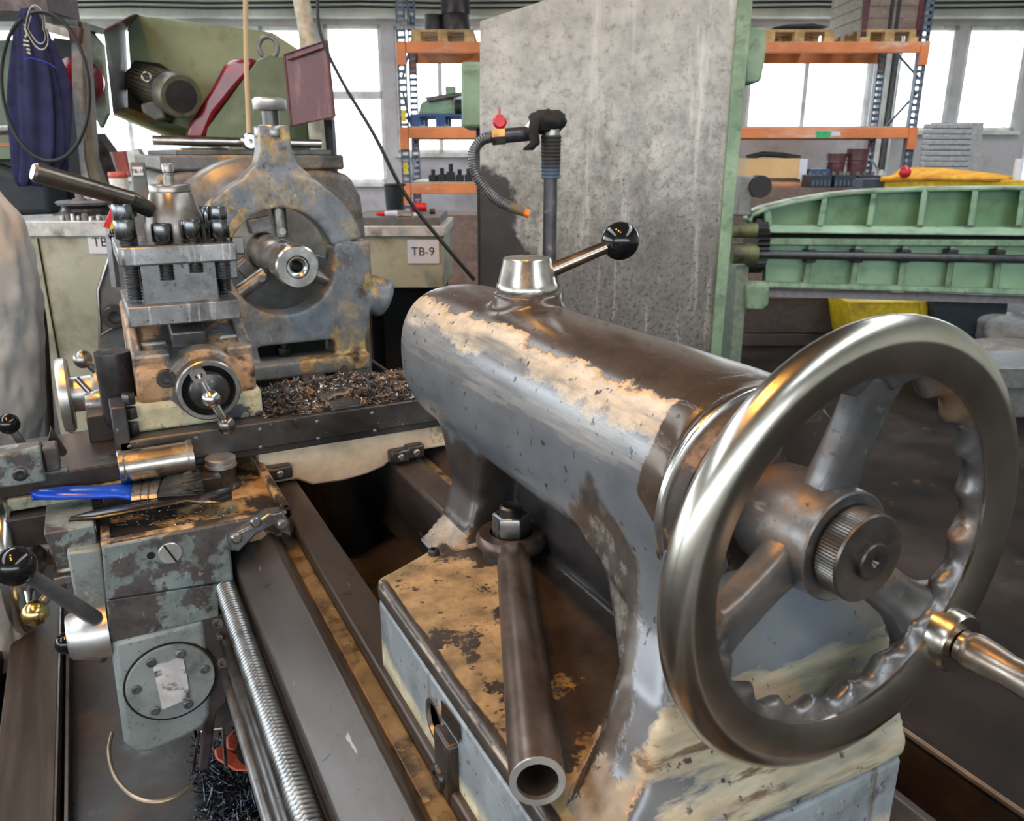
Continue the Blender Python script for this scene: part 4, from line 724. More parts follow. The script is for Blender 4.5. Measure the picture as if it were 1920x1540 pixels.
chip_m = M('mixed_metal_chips', (.20, .17, .15), .3, .9, [dict(c=(.03, .028, .03), s=70, t=-.02, w=.1, r=.35, m=.6, v=0), dict(c=(.36, .21, .11), s=48, t=.07, w=.05, r=.45, m=.5, v=0), dict(c=(.75, .74, .73), s=90, t=.09, w=.04, r=.25, m=1, v=0)], bump=0)  # brightest layer puts the glints of the silver flecks into the colour
def heap():
    while True:
        x = random.uniform(.205, .50); y = random.uniform(1.212, 1.392)
        if x < .25 and y < 1.225: continue
        hgt = .012 * max(0, mnoise.noise((x * 14, y * 14, 3)) + .5) * (1 if y > 1.25 else .35) * (1 if x < .42 else .5)
        return Vector((x, y, -.388 + random.random() * hgt))
chips('metal_chips', 2600, heap, chip_m, 'brown and silver metal chips heaped on the cross slide', 5, (.003, .012))
chips('wet_chips', 1900, lambda: Vector((random.uniform(.04, .205), random.uniform(.75, 1.3), -1.03 + random.random() * .05)), M('blue_black_chips', (.10, .115, .15), .18, 1, [dict(c=(.02, .02, .025), s=40, t=0, w=.1, r=.2, m=.6, v=0), dict(c=(.6, .62, .66), s=60, t=.17, w=.04, r=.2, m=1, v=0)], bump=0), 'heap of wet blue-black metal chips in the tray below the feed rod', 6, (.01, .035))
chips('saddle_chips', 120, lambda: hz(random.uniform(200, 460), random.uniform(945, 985), -.472), steel, 'sprinkle of tiny bright chips on the oily saddle wing', 8, (.0015, .004))
cu = [wp(*p, 1, 1.26) for p in ((610, 738), (630, 742), (650, 751), (668, 764))]
single(MB().tube([Vector((p.x, 1.25 + .01 * i, -.382 + .004 * (i % 2))) for i, p in enumerate(cu)], .003, 6), 'long_chip', M('tan_chip', (.50, .38, .26), .3, .8, bump=.3), 'long pale curled metal chip on top of the chip heap', 'chip')
# things in the tray
q = wp(440, 1390, 2, -1.03); cl = thing('red_pump_bracket', 'small orange-red painted cast bracket in the chip tray beside the feed rod', 'bracket', q)
red_m = M('worn_orange_red_paint', (.42, .075, .04), .45, 0, [dict(c=(.06, .05, .05), s=10, t=.07, w=.06, r=.4, m=.3)], bump=.2, bs=50)
def tz(x, y, z=-.86): return wp(x, y, 2, z)
for nm, ps, z0, z1 in (('arm', ((424, 1382), (470, 1340), (470, 1372), (440, 1408), (424, 1405)), -.90, -.865), ('jaw', ((400, 1405), (420, 1398), (440, 1410), (478, 1425), (478, 1448), (440, 1446), (404, 1424)), -.91, -.88), ('column', ((444, 1312), (470, 1312), (475, 1360), (450, 1372)), -.89, -.83)):
    MB().loft([[tz(x, y, z) for x, y in ps] for z in (z0, z1)]).build(nm, red_m, cl, bevel=.004)
MB().cyl(tz(474, 1405, -.89), tz(474, 1405, -.862), .024, 24).build('bore', blackhole, cl)
ww = [wp(*p, 2, -.93) for p in ((210, 1375), (204, 1410), (215, 1455), (245, 1490), (285, 1504), (325, 1496), (360, 1475))]
def smooth_path(ps, k=6):
    out = []
    for i in range(len(ps) - 1):
        p0, p1, p2, p3 = ps[max(i-1, 0)], ps[i], ps[i+1], ps[min(i+2, len(ps)-1)]
        for j in range(k):
            t_ = j / k; out.append(.5 * ((2*p1) + (p2 - p0) * t_ + (2*p0 - 5*p1 + 4*p2 - p3) * t_**2 + (-p0 + 3*p1 - 3*p2 + p3) * t_**3))
    return out + [ps[-1]]
single(MB().tube(smooth_path(ww), .0032, 8), 'bent_wire', M('rusty_wire', (.42, .33, .24), .4, .7, bump=.1), 'loop of bent rusty wire hanging below the carriage apron', 'wire', loc=ww[3])
ww = [wp(*p, 2, -.84) for p in ((362, 1448), (372, 1380), (376, 1372), (418, 1366), (424, 1440))]
single(MB().tube([ww[0], ww[1], ww[2], ww[3], ww[4]], .0025, 6), 'wire_frame', steel_worn, 'small angular bent wire beside the red bracket in the tray', 'wire', loc=ww[1])
# duckboard where the operator stands
db = thing('duckboard', 'dark wooden duckboard of long planks on the floor beside the lathe', 'duckboard', (-.33, 1.4, -1.40))
bw = M('oily_dark_timber', (.048, .041, .038), .45, 0, [dict(c=(.085, .072, .066), s=12, st=(3, .2, 1), t=.05, w=.3, r=.55)], bump=.4, bs=60, st=(2, .12, 1))
for x0, x1 in ((-.60, -.49), (-.475, -.365), (-.345, -.225)): MB().box(x0, x1, .5, 2.6, -1.345, -1.305).build('plank', bw, db, bevel=.003)
MB().box(-.225, -.221, .5, 2.6, -1.35, -1.303).build('edge_highlight_strip', steel_worn, db)  # added steel strip stands in for the highlight along the worn plank edge
for y in (.6, 1.5, 2.5): MB().box(-.60, -.225, y, y + .07, -1.40, -1.345).build('bearer', bw, db)
# ================================================================ behind the lathe
def box_px(mb, x0, y0, x1, y1, h, dep=.1):        # a box whose front face spans the given outline at distance h
    a, b = hp(x0, y1, h), hp(x1, y0, h); xl = min(hp(x0, y0, h).x, a.x); return mb.box((a.x + hp(x0, y0, h).x) / 2, (b.x + hp(x1, y1, h).x) / 2, h, h + dep, a.z, b.z)
def poly_px(mb, pts, h, dep): return mb.prism([(p.x, p.z) for p in (hp(x, y, h) for x, y in pts)], 'xz', h, h + dep)
# ---- tall grey sheet steel guard with green edge
pan_m = M('scuffed_grey_sheet_steel', (.425, .445, .435), .42, .1, [dict(c=(.20, .20, .19), s=28, d=10, rg=.8, a=1.1, gs=[(0, 0, -.10, .13)], t=.04, w=.16, r=.5, o=.75), dict(c=(.14, .14, .135), s=3.5, d=10, rg=.8, st=(1, 1, .7), gs=[(0, 0, -.5, .71, .3)], t=.10, w=.2, r=.5, o=.8), dict(c=(.66, .68, .68), s=5, d=8, st=(2.2, 1, .22), t=.10, w=.12, r=.4, o=.8), dict(c=(.06, .058, .054), s=70, d=9, rg=.8, t=.09, w=.06, r=.5, gs=[(0, 0, -.1, .13, .06)], o=.9), dict(c=(.035, .03, .028), s=3.4, d=9, a=.8, gs=[(-1.5, 0, -1.0, 1.02, .5)], t=.36, w=.04, r=.4), dict(c=(.05, .045, .04), s=2.2, d=6, st=(1, 1, 5), t=.225, w=.02, r=.5)], bump=.18, bs=60, vs=9)
grn = M('worn_green_machine_paint', (.19, .32, .21), .45, 0, grime=.4, layers=[dict(c=(.30, .42, .30), s=5, t=.1, w=.3, r=.45), dict(c=(.075, .09, .05), s=9, t=.17, w=.12, r=.5), dict(c=(.38, .36, .30), s=20, t=.22, w=.04)], bump=.08, bs=30, vs=5)
grn_l = M('light_green_machine_paint', (.28, .45, .31), .42, 0, [dict(c=(.10, .16, .08), s=6, st=(.5, 1, 1.4), t=.12, w=.2, r=.5), dict(c=(.30, .22, .19), s=16, n=(0, 0, .35, -.24), a=.9, t=.12, w=.06)], bump=.05, bs=30, vs=4)
olive = M('olive_oily_paint', (.14, .16, .06), .4, 0, [dict(c=(.05, .05, .03), s=8, t=.03, w=.2, r=.4)], bump=.08, bs=30)
gd = thing('machine_guard', 'tall scuffed grey sheet steel guard with green painted edge', 'guard', (.35, 3.0, -1.40), BF)
P = MB(BF); P.prism([(p.x, p.z) for p in (hp(900, 40, 3.0), hp(1010, 4, 3.0), hp(1060, -14, 3.0), hp(1392, -14, 3.0))] + [(.752, -1.35), (-.13, -1.35)], 'xz', 3.0, 3.012).build('steel_sheet', pan_m, gd, bevel=.002)
a_, b_ = hp(1384, -12, 3.0), hp(1404, -12, 3.0)
MB(BF).loft([[(a_.x, 2.985, a_.z), (b_.x + .012, 2.985, a_.z), (b_.x + .012, 3.06, a_.z), (a_.x, 3.06, a_.z)], [(.748, 2.985, -1.4), (.785, 2.985, -1.4), (.785, 3.06, -1.4), (.748, 3.06, -1.4)]]).build('green_edge_post', grn, gd, bevel=.003)
g_ = MB(BF); poly_px(g_, [(1397, 50), (1436, 52), (1438, 92), (1428, 150), (1420, 156), (1397, 156)], 3.05, .15).build('switch_box', grn, gd, bevel=.008)
MB(BF).box(.80, .815, 3.08, 3.1, -1.4, .21).build('guard_rear_post', dark_steel, gd)
MB(BF).box(-.10, -.07, 3.012, 3.05, -1.4, .3).build('guard_stay', dark_steel, gd)
# ---- coolant pipe with cloth, tape, valve and flexible hose
cp = thing('coolant_pipe', 'upright dark coolant pipe with red valve, hose and black rag', 'pipe', (.097, 2.1, -1.40), BF)
MB(BF).rev([(.06, 0), (.06, .012), (.025, .014), (.025, .05)], (hp(1031, 262, 2.1).x + .003, 2.1, -1.4), (0, 0, 1)).build('floor_flange', dark_steel, cp)
pd = M('dark_grey_pipe', (.095, .095, .105), .35, .6, [dict(c=(.25, .24, .24), s=25, t=.17, w=.1, r=.4)], bump=.08, bs=60)
vt = hp(1031, 262, 2.1); vt2 = hp(1031, 335, 2.1); vb = hp(1031, 560, 2.1); xP = vt.x + .003
MB(BF).cyl((xP, 2.1, -1.40), (xP, 2.1, vt.z), .0175, 20).build('riser', pd, cp)
tp_ = MB(BF); z_ = vt2.z; rings = []
for i in range(40):
    u = i / 39; r_ = .0225 + .0025 * u + .0009 * math.sin(i * 1.9); rings.append([(xP + r_ * math.cos(2*PI*j/20), 2.1 + r_ * math.sin(2*PI*j/20), z_ + (vt.z + .01 - z_) * u) for j in range(20)])
tp_.loft(rings).build('tape_wrap', M('blue_grey_tape', (.06, .095, .15), .6, 0, [dict(c=(.02, .02, .022), s=1, a=.1, gs=[(0, 0, 12, -16.35)], t=0, w=.2, r=.6)], bump=.3, bs=90, st=(1, 1, 4)), cp)
h0_ = hp(1000, 250, 2.1); h1_ = hp(932, 256, 2.06)
MB(BF).tube(smooth_path([Vector((xP, 2.1, vt.z)), Vector((xP, 2.1, vt.z + .025)), Vector((xP - .02, 2.1, vt.z + .047)), h0_ + Vector((-.01, 0, 0))]), .0205, 18).build('elbow', steel_worn, cp)
MB(BF).tube([h0_, h1_], .0175, 18).build('cross_pipe', pd, cp)
MB(BF).tube([h1_ + Vector((.02, 0, 0)), h1_ + Vector((-.012, 0, -.002))], .021, 6).build('union_nut', steel_worn, cp)
v_ = hp(937, 232, 2.06); MB(BF).cyl(h1_ + Vector((.002, 0, .012)), v_, .007, 12).build('valve_stem', brass, cp)
redp = M('red_valve_paint', (.62, .02, .03), .35, 0, bump=0)
MB(BF).rev([(.0, -.006), (.012, -.006), (.017, 0), (.012, .006), (0, .006)], v_ + Vector((0, -.004, .004)), (.1, -1, .1), 20).box(v_.x - .0025, v_.x + .0025, 2.05, 2.056, v_.z, v_.z + .034).build('valve_handle', redp, cp)
hs = smooth_path([h1_ + Vector((-.005, 0, 0)), hp(905, 262, 2.05), hp(888, 285, 2.05), hp(890, 318, 2.05), hp(906, 350, 2.05), hp(930, 374, 2.05), hp(957, 388, 2.05)], 22)
MB(BF).tube(hs, [.0125 + (.0017 if i % 3 == 0 else -.0006) for i in range(len(hs))], 12).build('flexible_hose', M('ribbed_grey_hose', (.22, .23, .24), .35, .7, bump=.02), cp)
MB(BF).tube([hp(955, 387, 2.05), hp(982, 398, 2.05)], [.0135, .011], 14).build('nozzle_sleeve', M('olive_sleeve', (.16, .13, .07), .5, 0, bump=.1), cp)
MB(BF).tube([hp(979, 397, 2.05), hp(992, 402, 2.05)], [.009, .0105], 12).build('nozzle_tip', M('orange_plastic', (.85, .22, .03), .4, 0, bump=0), cp)
rg = MB(BF); c0 = hp(1018, 226, 2.08)
def ragf(u, v):
    a = 2*PI*u; b = PI * v; r_ = 1 + .35 * mnoise.noise((3*math.cos(a) + 4, 3*math.sin(a), 5*v)) 
    return Vector((c0.x + .012 + .044 * r_ * math.sin(b) * math.cos(a), 2.1 + .034 * r_ * math.sin(b) * math.sin(a), c0.z - .002 + .027 * r_ * math.cos(b)))
rg.grid(ragf, 30, 16)
s0_ = [hp(x, y, 2.06) for x, y in ((1004, 222), (1000, 245), (1003, 270), (990, 282))]
rg.loft([[p + Vector(((-.012 if j in (0, 3) else .012), (-.004 if j < 2 else .004), .004 * (j % 2))) for j in range(4)] for p in s0_])
rag = rg.build('black_rag', M('black_cloth', (.012, .012, .014), .8, 0, bump=.3, bs=120), None, sharp=180)
rag_m = rag.data; rag.name = 'black_rag'; tag(rag, 'black rag knotted over the elbow of the coolant pipe', 'rag')
# ---- tool cabinets with number signs
cab_m = M('grimy_cream_cabinet_paint', (.44, .455, .35), .5, 0, [dict(c=(.13, .11, .075), s=3.2, d=8, t=.075, w=.22, r=.5), dict(c=(.06, .05, .04), s=8, t=.19, w=.1, r=.4), dict(c=(.48, .50, .41), s=1.5, t=.1, w=.3)], bump=.05, bs=20, vs=2)
white_edge = M('white_grey_cabinet_edge', (.55, .56, .55), .45, .1, [dict(c=(.2, .18, .15), s=10, t=.14, w=.15)], bump=.04)
paper = M('white_sign_paper', (.74, .76, .84), .6, 0, bump=0, var=.02)
slab_m = M('grey_slab', (.16, .155, .155), .6, 0, bump=.2, bs=40)
t = thing('tool_cabinet', 'grimy cream tool cabinet with white sign TB-9 and grey top', 'cabinet', (-.47, 3.8, -1.40), BF, 'numbered tool cabinets')
MB(BF).box(-.70, -.30, 3.6, 4.1, -.578, -.335).build('body', cab_m, t, bevel=.006)
MB(BF).box(-.71, -.29, 3.585, 4.1, -.352, -.305).build('top_edge', white_edge, t, bevel=.006)
MB(BF).box(-.70, -.315, 3.60, 4.05, -.306, -.27).build('top_slab', slab_m, t, bevel=.003)
MB(BF).box(-.68, -.64, 3.65, 4.05, -1.4, -.575).box(-.36, -.32, 3.65, 4.05, -1.4, -.575).box(-.68, -.32, 4.0, 4.05, -1.4, -.6).build('legs_frame', black_matt, t)
sg = box_px(MB(BF), 764, 450, 823, 494, 3.594, .004).build('number_sign', paper, t, smooth=False); q = hp(793, 472.5, 3.593)
text('TB-9', .052, Matrix.Translation((q.x, 3.5935, q.z)) @ RX(90), ink, sg)
t = thing('tool_cabinet', 'tall grimy cream tool cabinet with sign TB-5 beside the pale sack', 'cabinet', (-1.85, 3.8, -1.40), BF, 'numbered tool cabinets')
MB(BF).box(-2.125, -1.45, 3.6, 4.1, -1.3, -.335).build('body', cab_m, t, bevel=.006)
MB(BF).box(-2.14, -1.44, 3.585, 4.1, -.352, -.285).build('top_edge', white_edge, t, bevel=.006)
MB(BF).box(-2.07, -2.066, 3.592, 3.602, -1.28, -.36).build('door_gap', blackhole, t, smooth=False)
MB(BF).box(-2.09, -1.5, 3.65, 4.05, -1.4, -1.3).build('plinth', black_matt, t)
sg = box_px(MB(BF), 165, 434, 226, 476, 3.594, .004).build('number_sign', paper, t, smooth=False); q = hp(195, 455, 3.593)
text('TB-5', .058, Matrix.Translation((q.x + .006, 3.5935, q.z)) @ RX(90), ink, sg)
# what stands on the cabinets
zc = -.285
def standing(name, prof, px, py, h, mat, label, cat, z=None, group=None):
    q = hp(px, py, h); q.z = q.z if z is None else z
    return single(MB(BF).rev(prof, q, (0, 0, 1), 24), name, mat, label, cat, group, loc=q)
t = thing('paint_tub', 'white plastic tub with red screw lid on the left cabinet', 'tub', (hp(228, 375, 3.7).x, 3.7, zc), BF)
x_ = hp(228, 375, 3.7).x
MB(BF).rev([(.028, 0), (.034, .01), (.036, .06), (.040, .105), (.036, .115)], (x_, 3.7, zc + .065), (0, 0, 1)).build('tub', M('white_blue_label_tub', (.66, .66, .66), .45, 0, [dict(c=(.12, .34, .55), s=14, t=.2, w=.04, r=.4), dict(c=(.30, .13, .10), s=18, t=.17, w=.1)], bump=0), t)
MB(BF).rev([(.039, 0), (.041, .003), (.041, .022), (.038, .026), (0, .026)], (x_, 3.7, zc + .176), (0, 0, 1)).build('lid', M('dirty_red_lid', (.50, .09, .07), .45, 0, bump=0), t)
standing('steel_box', [(.045, 0), (.045, .066), (0, .066)], 228, 375, 3.7, slab_m, 'dark round tin under the red-lidded tub', 'tin', z=zc)
t = thing('round_tray', 'dark round tray stacked on small parts on the left cabinet', 'tray', (hp(165, 405, 3.75).x, 3.75, zc + .02), BF)
x_ = hp(165, 405, 3.75).x
MB(BF).rev([(.0, .0), (.10, .0), (.105, .02), (.09, .045), (.0, .045)], (x_, 3.75, zc + .015), (0, 0, 1)).build('lower_dish', dark_steel, t)
MB(BF).rev([(.0, .0), (.115, .0), (.125, .012), (.115, .018), (0, .018)], (x_, 3.75, zc + .06), (0, 0, 1)).build('upper_dish', slab_m, t)
standing('white_tub', [(.03, 0), (.036, .003), (.04, .05), (.037, .053), (0, .053)], 192, 390, 3.75, M('white_tub_plastic', (.7, .71, .72), .4, 0, [dict(c=(.2, .5, .75), s=20, t=.19, w=.03)], bump=0), 'small open white tub on the dark round tray', 'tub', z=zc + .078)
standing('steel_bush', [(.02, 0), (.028, 0), (.028, .008), (.017, .01), (.017, .035), (0, .035)], 152, 388, 3.75, slab_m, 'grey flanged bush on the dark round tray', 'bush', z=zc + .078)
for i, (x, r_, hgt) in enumerate(((118, .010, .02), (128, .011, .026), (137, .010, .028), (148, .009, .022), (160, .014, .032), (170, .009, .018), (186, .012, .025), (196, .010, .02))):
    standing('small_part', [(r_, 0), (r_, hgt * .6), (r_ * .7, hgt), (0, hgt)], x, 410, 3.62, (steel_worn, slab_m, white_metal)[i % 3], ('first', 'second', 'third', 'fourth', 'fifth', 'sixth', 'seventh', 'eighth')[i] + ' small steel part from the sack along the left cabinet top', 'part', z=zc, group='small steel parts on the left cabinet')
def tool(name, pts, r, h, mat, label, cat, z=None):
    ps = [hp(x, y, h) for x, y in pts]
    if z is not None:
        for p in ps: p.z = z + (r if not isinstance(r, list) else max(r))
    single(MB(BF).tube(ps, r, 10), name, mat, label, cat, loc=ps[0])
zt = -.27
tool('red_handled_tool', [(706, 404), (726, 402)], [.008, .011], 3.66, redp, 'red plastic tool handle on the grey top of the TB-9 cabinet', 'tool', zt)
tool('white_spool', [(722, 405), (745, 406)], [.012, .014], 3.62, paper, 'small white plastic roll on the TB-9 cabinet top', 'roll', zt)
tool('small_spanner', [(746, 404), (772, 407)], .005, 3.64, steel, 'thin bright spanner on the TB-9 cabinet top', 'spanner', zt)
tool('white_stopper', [(776, 405), (788, 405)], .009, 3.62, paper, 'tiny white cap beside the thin spanner on the TB-9 cabinet', 'cap', zt)
tool('red_cable_reel', [(772, 398), (800, 396)], [.022, .02], 3.95, redp, 'bright red plastic piece at the back of the TB-9 cabinet top', 'plastic piece', zt)
tool('rust_block', [(806, 404), (816, 402)], .012, 3.8, oily_brown, 'rusty brown lump at the right end of the TB-9 cabinet top', 'part', zt)
q = hp(249, 318, 3.2); t = MB(BF)
poly_px(t, [(236, 283), (258, 278), (268, 295), (262, 312), (250, 330), (244, 330)], 4.2, .05)
single(t, 'white_canister', M('white_canister_plastic', (.68, .68, .66), .45, 0, bump=0), 'white plastic canister leaning behind the left end of the headstock', 'canister', bevel=.012)
box_ = MB(BF); poly_px(box_, [(209, 285), (232, 283), (247, 332), (222, 332)], 4.25, .1)
single(box_, 'red_crate', M('dull_red_ribbed_plastic', (.26, .055, .04), .5, 0, bump=.1), 'dull red plastic crate behind the white canister', 'crate', bevel=.006)
# ---- belt guard machine with motor
hood_m = M('olive_green_hood_paint', (.20, .235, .125), .42, .05, [dict(c=(.12, .085, .055), s=3.5, d=8, t=.12, w=.15, r=.45), dict(c=(.20, .30, .22), s=2.4, t=.12, w=.2, r=.4)], bump=.06, bs=20, vs=3)
hood_in = M('bare_grey_hood_rim', (.30, .30, .31), .4, .5, [dict(c=(.15, .16, .09), s=3, t=.05, w=.3, r=.5)], bump=.04, bs=20)
mar = M('maroon_paint', (.105, .028, .035), .4, 0, [dict(c=(.28, .12, .12), s=8, st=(2.4, 1, .6), t=.11, w=.2, r=.45), dict(c=(.06, .03, .03), s=5, t=.14, w=.2)], bump=.05, bs=30)
redg = M('glossy_red_guard', (.24, .008, .02), .22, 0, [dict(c=(.08, .01, .015), s=3, t=.1, w=.2, r=.25)], bump=.02, coat=.3)
mm = thing('belt_saw_machine', 'olive green machine hood with electric motor and glossy red belt guard', 'machine', (-1.4, 4.3, -1.40), BF)
poly_px(MB(BF), [(238, 52), (258, 27), (508, 60), (562, 95), (625, 200), (625, 290), (345, 268), (250, 218)], 4.35, .05).build('hood_back', hood_m, mm, bevel=.006)
A_ = lambda x, y, h: hp(x, y, h)
MB(BF).loft([[A_(194, 58, 4.0), A_(212, 214, 4.0), A_(212, 214, 4.02), A_(194, 58, 4.02)], [A_(236, 56, 4.36), A_(244, 218, 4.36), A_(244, 218, 4.38), A_(236, 56, 4.38)]]).build('hood_left_wall', hood_in, mm, smooth=False)
MB(BF).loft([[A_(194, 58, 4.0), A_(250, 28, 4.0), A_(250, 26, 4.0), A_(194, 55, 4.0)], [A_(236, 56, 4.36), A_(260, 27, 4.36), A_(260, 25, 4.36), A_(236, 54, 4.36)]]).build('hood_corner_wall', mar, mm, smooth=False)
MB(BF).loft([[A_(212, 212, 4.0), A_(345, 268, 4.0), A_(345, 272, 4.0), A_(212, 216, 4.0)], [A_(244, 200, 4.36), A_(350, 240, 4.36), A_(350, 244, 4.36), A_(244, 204, 4.36)]]).build('hood_lower_wall', hood_m, mm, smooth=False)
poly_px(MB(BF), [(238, 135), (252, 113), (295, 118), (318, 135), (318, 235), (262, 232), (240, 200)], 4.30, .04).build('motor_opening', blackhole, mm, smooth=False)
mb_ = hp(278, 158, 4.3); mf = hp(340, 181, 3.95); mot_m = M('olive_motor_paint', (.13, .125, .085), .4, .2, [dict(c=(.05, .05, .05), s=6, t=.02, w=.2, r=.45)], bump=.08, bs=40)
axm = (mf - mb_).normalized(); Lm = (mf - mb_).length
mo = MB(BF).rev([(.082, -.1), (.082, Lm * .72), (.094, Lm * .74), (.0965, Lm * .97), (.09, Lm), (0, Lm)], mb_, axm, 40).build('motor', mot_m, mm)
fm = frame_of(mb_, axm)
for i in range(30):
    a = 2*PI*i/30; MB(BF).box(.079, .091, -.0028, .0035, -.05, Lm * .70, fm @ Matrix.Rotation(a, 4, 'Z')).build('cooling_fin', mot_m, mo, smooth=False)
MB(BF).rev([(.070, 0), (.070, .004), (.012, .006), (.012, .012), (0, .012)], mf, axm, 36).build('fan_grille', black_matt, mo)
poly_px(MB(BF), [(262, 195), (290, 188), (305, 200), (312, 222), (290, 228), (266, 212)], 4.02, .12).build('terminal_box', mot_m, mo, bevel=.01)
MB(BF).tube([hp(275, 145, 4.0) + Vector((.02*math.cos(a), 0, .02*math.sin(a))) for a in [2*PI*i/16 for i in range(17)]], .005, 6, cap=False).build('lifting_eye', steel_worn, mo)
poly_px(MB(BF), [(345, 262), (352, 235), (398, 160), (418, 122), (432, 112), (475, 108), (470, 135), (440, 168), (402, 215), (382, 262)], 4.05, .25).build('red_belt_guard', redg, mm, bevel=.02, seg=3)
poly_px(MB(BF), [(380, 290), (388, 240), (462, 140), (482, 112), (498, 105), (540, 108), (548, 290)], 3.98, .3).build('green_front_housing', M('dark_green_housing', (.10, .135, .06), .42, 0, [dict(c=(.06, .07, .035), s=3, t=.1, w=.2), dict(c=(.17, .19, .12), s=5, t=.14, w=.2)], bump=.06, bs=20, vs=3), mm, bevel=.008)
MB(BF).tube([hp(503, 89, 4.05) + Vector((.043*math.cos(a), 0, .045*math.sin(a))) for a in [2*PI*i/24 for i in range(25)]], .0105, 10, cap=False).cyl(hp(503, 104, 4.05), hp(503, 112, 4.05), .025, 16).build('eye_bolt', M('grey_eye_bolt', (.17, .17, .19), .4, .3, bump=.05), mm)
MB(BF).box(-1.40, -.95, 4.15, 4.6, -1.4, .05).build('machine_base', hood_m, mm, bevel=.01)
# maroon board on a pole, pole, stick, hanging cable
mbd = thing('maroon_board', 'weathered maroon metal board with folded rim on a beige pole', 'board', hp(590, 280, 3.7), BF)
P1 = [hp(x, y, h) for x, y, h in ((533, 103, 3.7), (611, 76, 3.6), (626, 218, 3.6), (546, 236, 3.7))]
MB(BF).loft([P1, [p + Vector((.006, .02, 0)) for p in P1]]).build('sheet', mar, mbd, bevel=.003)
MB(BF).tube([P1[0], P1[1], P1[2], P1[3], P1[0]], .006, 6).tube([hp(540, 112, 3.68), hp(606, 89, 3.595)], .005, 6).build('folded_rim', mar, mbd)
bpm = M('beige_pipe', (.50, .46, .36), .5, 0, [dict(c=(.28, .20, .13), s=10, t=.12, w=.2)], bump=.05)
MB(BF).tube([hp(560, -30, 3.85), hp(575, 60, 3.85), hp(598, 290, 3.85)], .036, 16).build('pole', bpm, mbd)
MB(BF).box(hp(606, 200, 3.9).x, hp(622, 200, 3.9).x, 3.88, 3.95, -1.4, hp(606, 225, 3.9).z).build('stand', black_matt, mbd)
stx = [hp(460, -20, 2.5), hp(462, 130, 2.5), hp(467, 252, 2.5)]
single(MB(BF).tube(stx, .0068, 10), 'wooden_stick', M('pale_wood_stick', (.50, .36, .21), .55, 0, bump=.1, st=(1, 1, .1)), 'thin pale wooden stick standing on the headstock bar', 'stick', loc=stx[2])
cb = smooth_path([hp(*p, 3.2) for p in ((596, -20), (600, 60), (640, 150), (700, 250), (760, 365), (830, 455), (890, 525))], 5)
single(MB(BF).tube(cb, [.0055 + .003 * i / len(cb) for i in range(len(cb))], 8), 'hanging_cable', black_matt, 'black cable slanting down past the windows beside the TB-9 cabinet', 'cable', loc=cb[-1])
# ---- left machine, jacket, cable, sack
lg = M('dull_green_cabinet', (.13, .19, .13), .5, 0, [dict(c=(.05, .05, .04), s=3, t=.12, w=.2)], bump=.05, bs=20, vs=2)
lm = thing('electric_cabinet_machine', 'dark green machine frame with open control box behind the blue jacket', 'machine', (-1.9, 4.5, -1.40), BF)
box_px(MB(BF), -160, 75, 120, 330, 4.6, .05).build('green_back', lg, lm)
box_px(MB(BF), -160, -30, 88, 22, 4.3, .3).build('top_box', M('rusty_dark_top', (.09, .07, .075), .5, .1, [dict(c=(.25, .20, .2), s=6, t=.1, w=.2)], bump=.1), lm, bevel=.004)
poly_px(MB(BF), [(75, 30), (145, 38), (147, 50), (78, 44)], 4.25, .3).build('top_beam', dark_steel, lm)
poly_px(MB(BF), [(85, 42), (128, 55), (130, 72), (90, 60)], 4.24, .01).build('white_plate', white_edge, lm, smooth=False)
poly_px(MB(BF), [(128, 50), (148, 52), (146, 80), (130, 78)], 4.24, .1).build('maroon_corner', mar, lm)
poly_px(MB(BF), [(134, 80), (152, 80), (158, 300), (182, 400), (160, 400), (136, 180)], 4.3, .04).build('pale_rail', M('pale_rail_paint', (.42, .43, .44), .4, .2, bump=.05), lm, smooth=False)
poly_px(MB(BF), [(148, 38), (158, 42), (176, 300), (212, 402), (186, 402), (162, 300)], 4.28, .06).build('frame_post', M('grey_brown_post', (.17, .155, .12), .5, .1, bump=.08), lm, bevel=.003)
poly_px(MB(BF), [(158, 45), (190, 84), (201, 212), (188, 240), (170, 200)], 4.5, .04).build('side_plate', M('pale_green_side', (.29, .33, .27), .5, 0, [dict(c=(.12, .12, .09), s=5, t=.15, w=.15)], bump=.04), lm, smooth=False)
q = hp(150, 152, 4.45); MB(BF).rev([(.115, 0), (.115, .03), (.08, .05), (0, .05)], q, (.3, -1, 0), 36).build('red_disc', redg, lm)
poly_px(MB(BF), [(100, 70), (135, 75), (160, 390), (100, 390)], 4.55, .03).build('dark_interior', black_matt, lm, smooth=False)
poly_px(MB(BF), [(180, 250), (205, 285), (222, 332), (226, 402), (186, 402)], 4.4, .1).build('rear_brace', dark_steel, lm, smooth=False)
poly_px(MB(BF), [(88, 340), (106, 340), (118, 408), (100, 408)], 4.4, .05).build('lower_rail', M('pale_cream_rail', (.45, .46, .38), .5, 0, bump=.05), lm, smooth=False)
poly_px(MB(BF), [(-160, 268), (28, 268), (28, 275), (-160, 275)], 4.4, .2).build('wood_strip', M('orange_wood', (.42, .20, .07), .5, 0, bump=.05), lm, smooth=False)
poly_px(MB(BF), [(-160, 276), (28, 276), (28, 298), (-160, 298)], 4.4, .2).build('lower_shelf', lg, lm, smooth=False)
poly_px(MB(BF), [(-160, 300), (130, 300), (130, 402), (-160, 402)], 4.75, .05).build('dark_lower_back', black_matt, lm, smooth=False)
MB(BF).cyl(hp(-40, 245, 4.4), hp(22, 243, 4.4), .025, 16).build('shelf_cylinder', steel_worn, lm)
jm = M('navy_work_cloth', (.030, .033, .092), .85, 0, [dict(c=(.017, .019, .052), s=5, t=.06, w=.2, r=.9)], bump=.25, bs=260, vs=9, spec=.2)
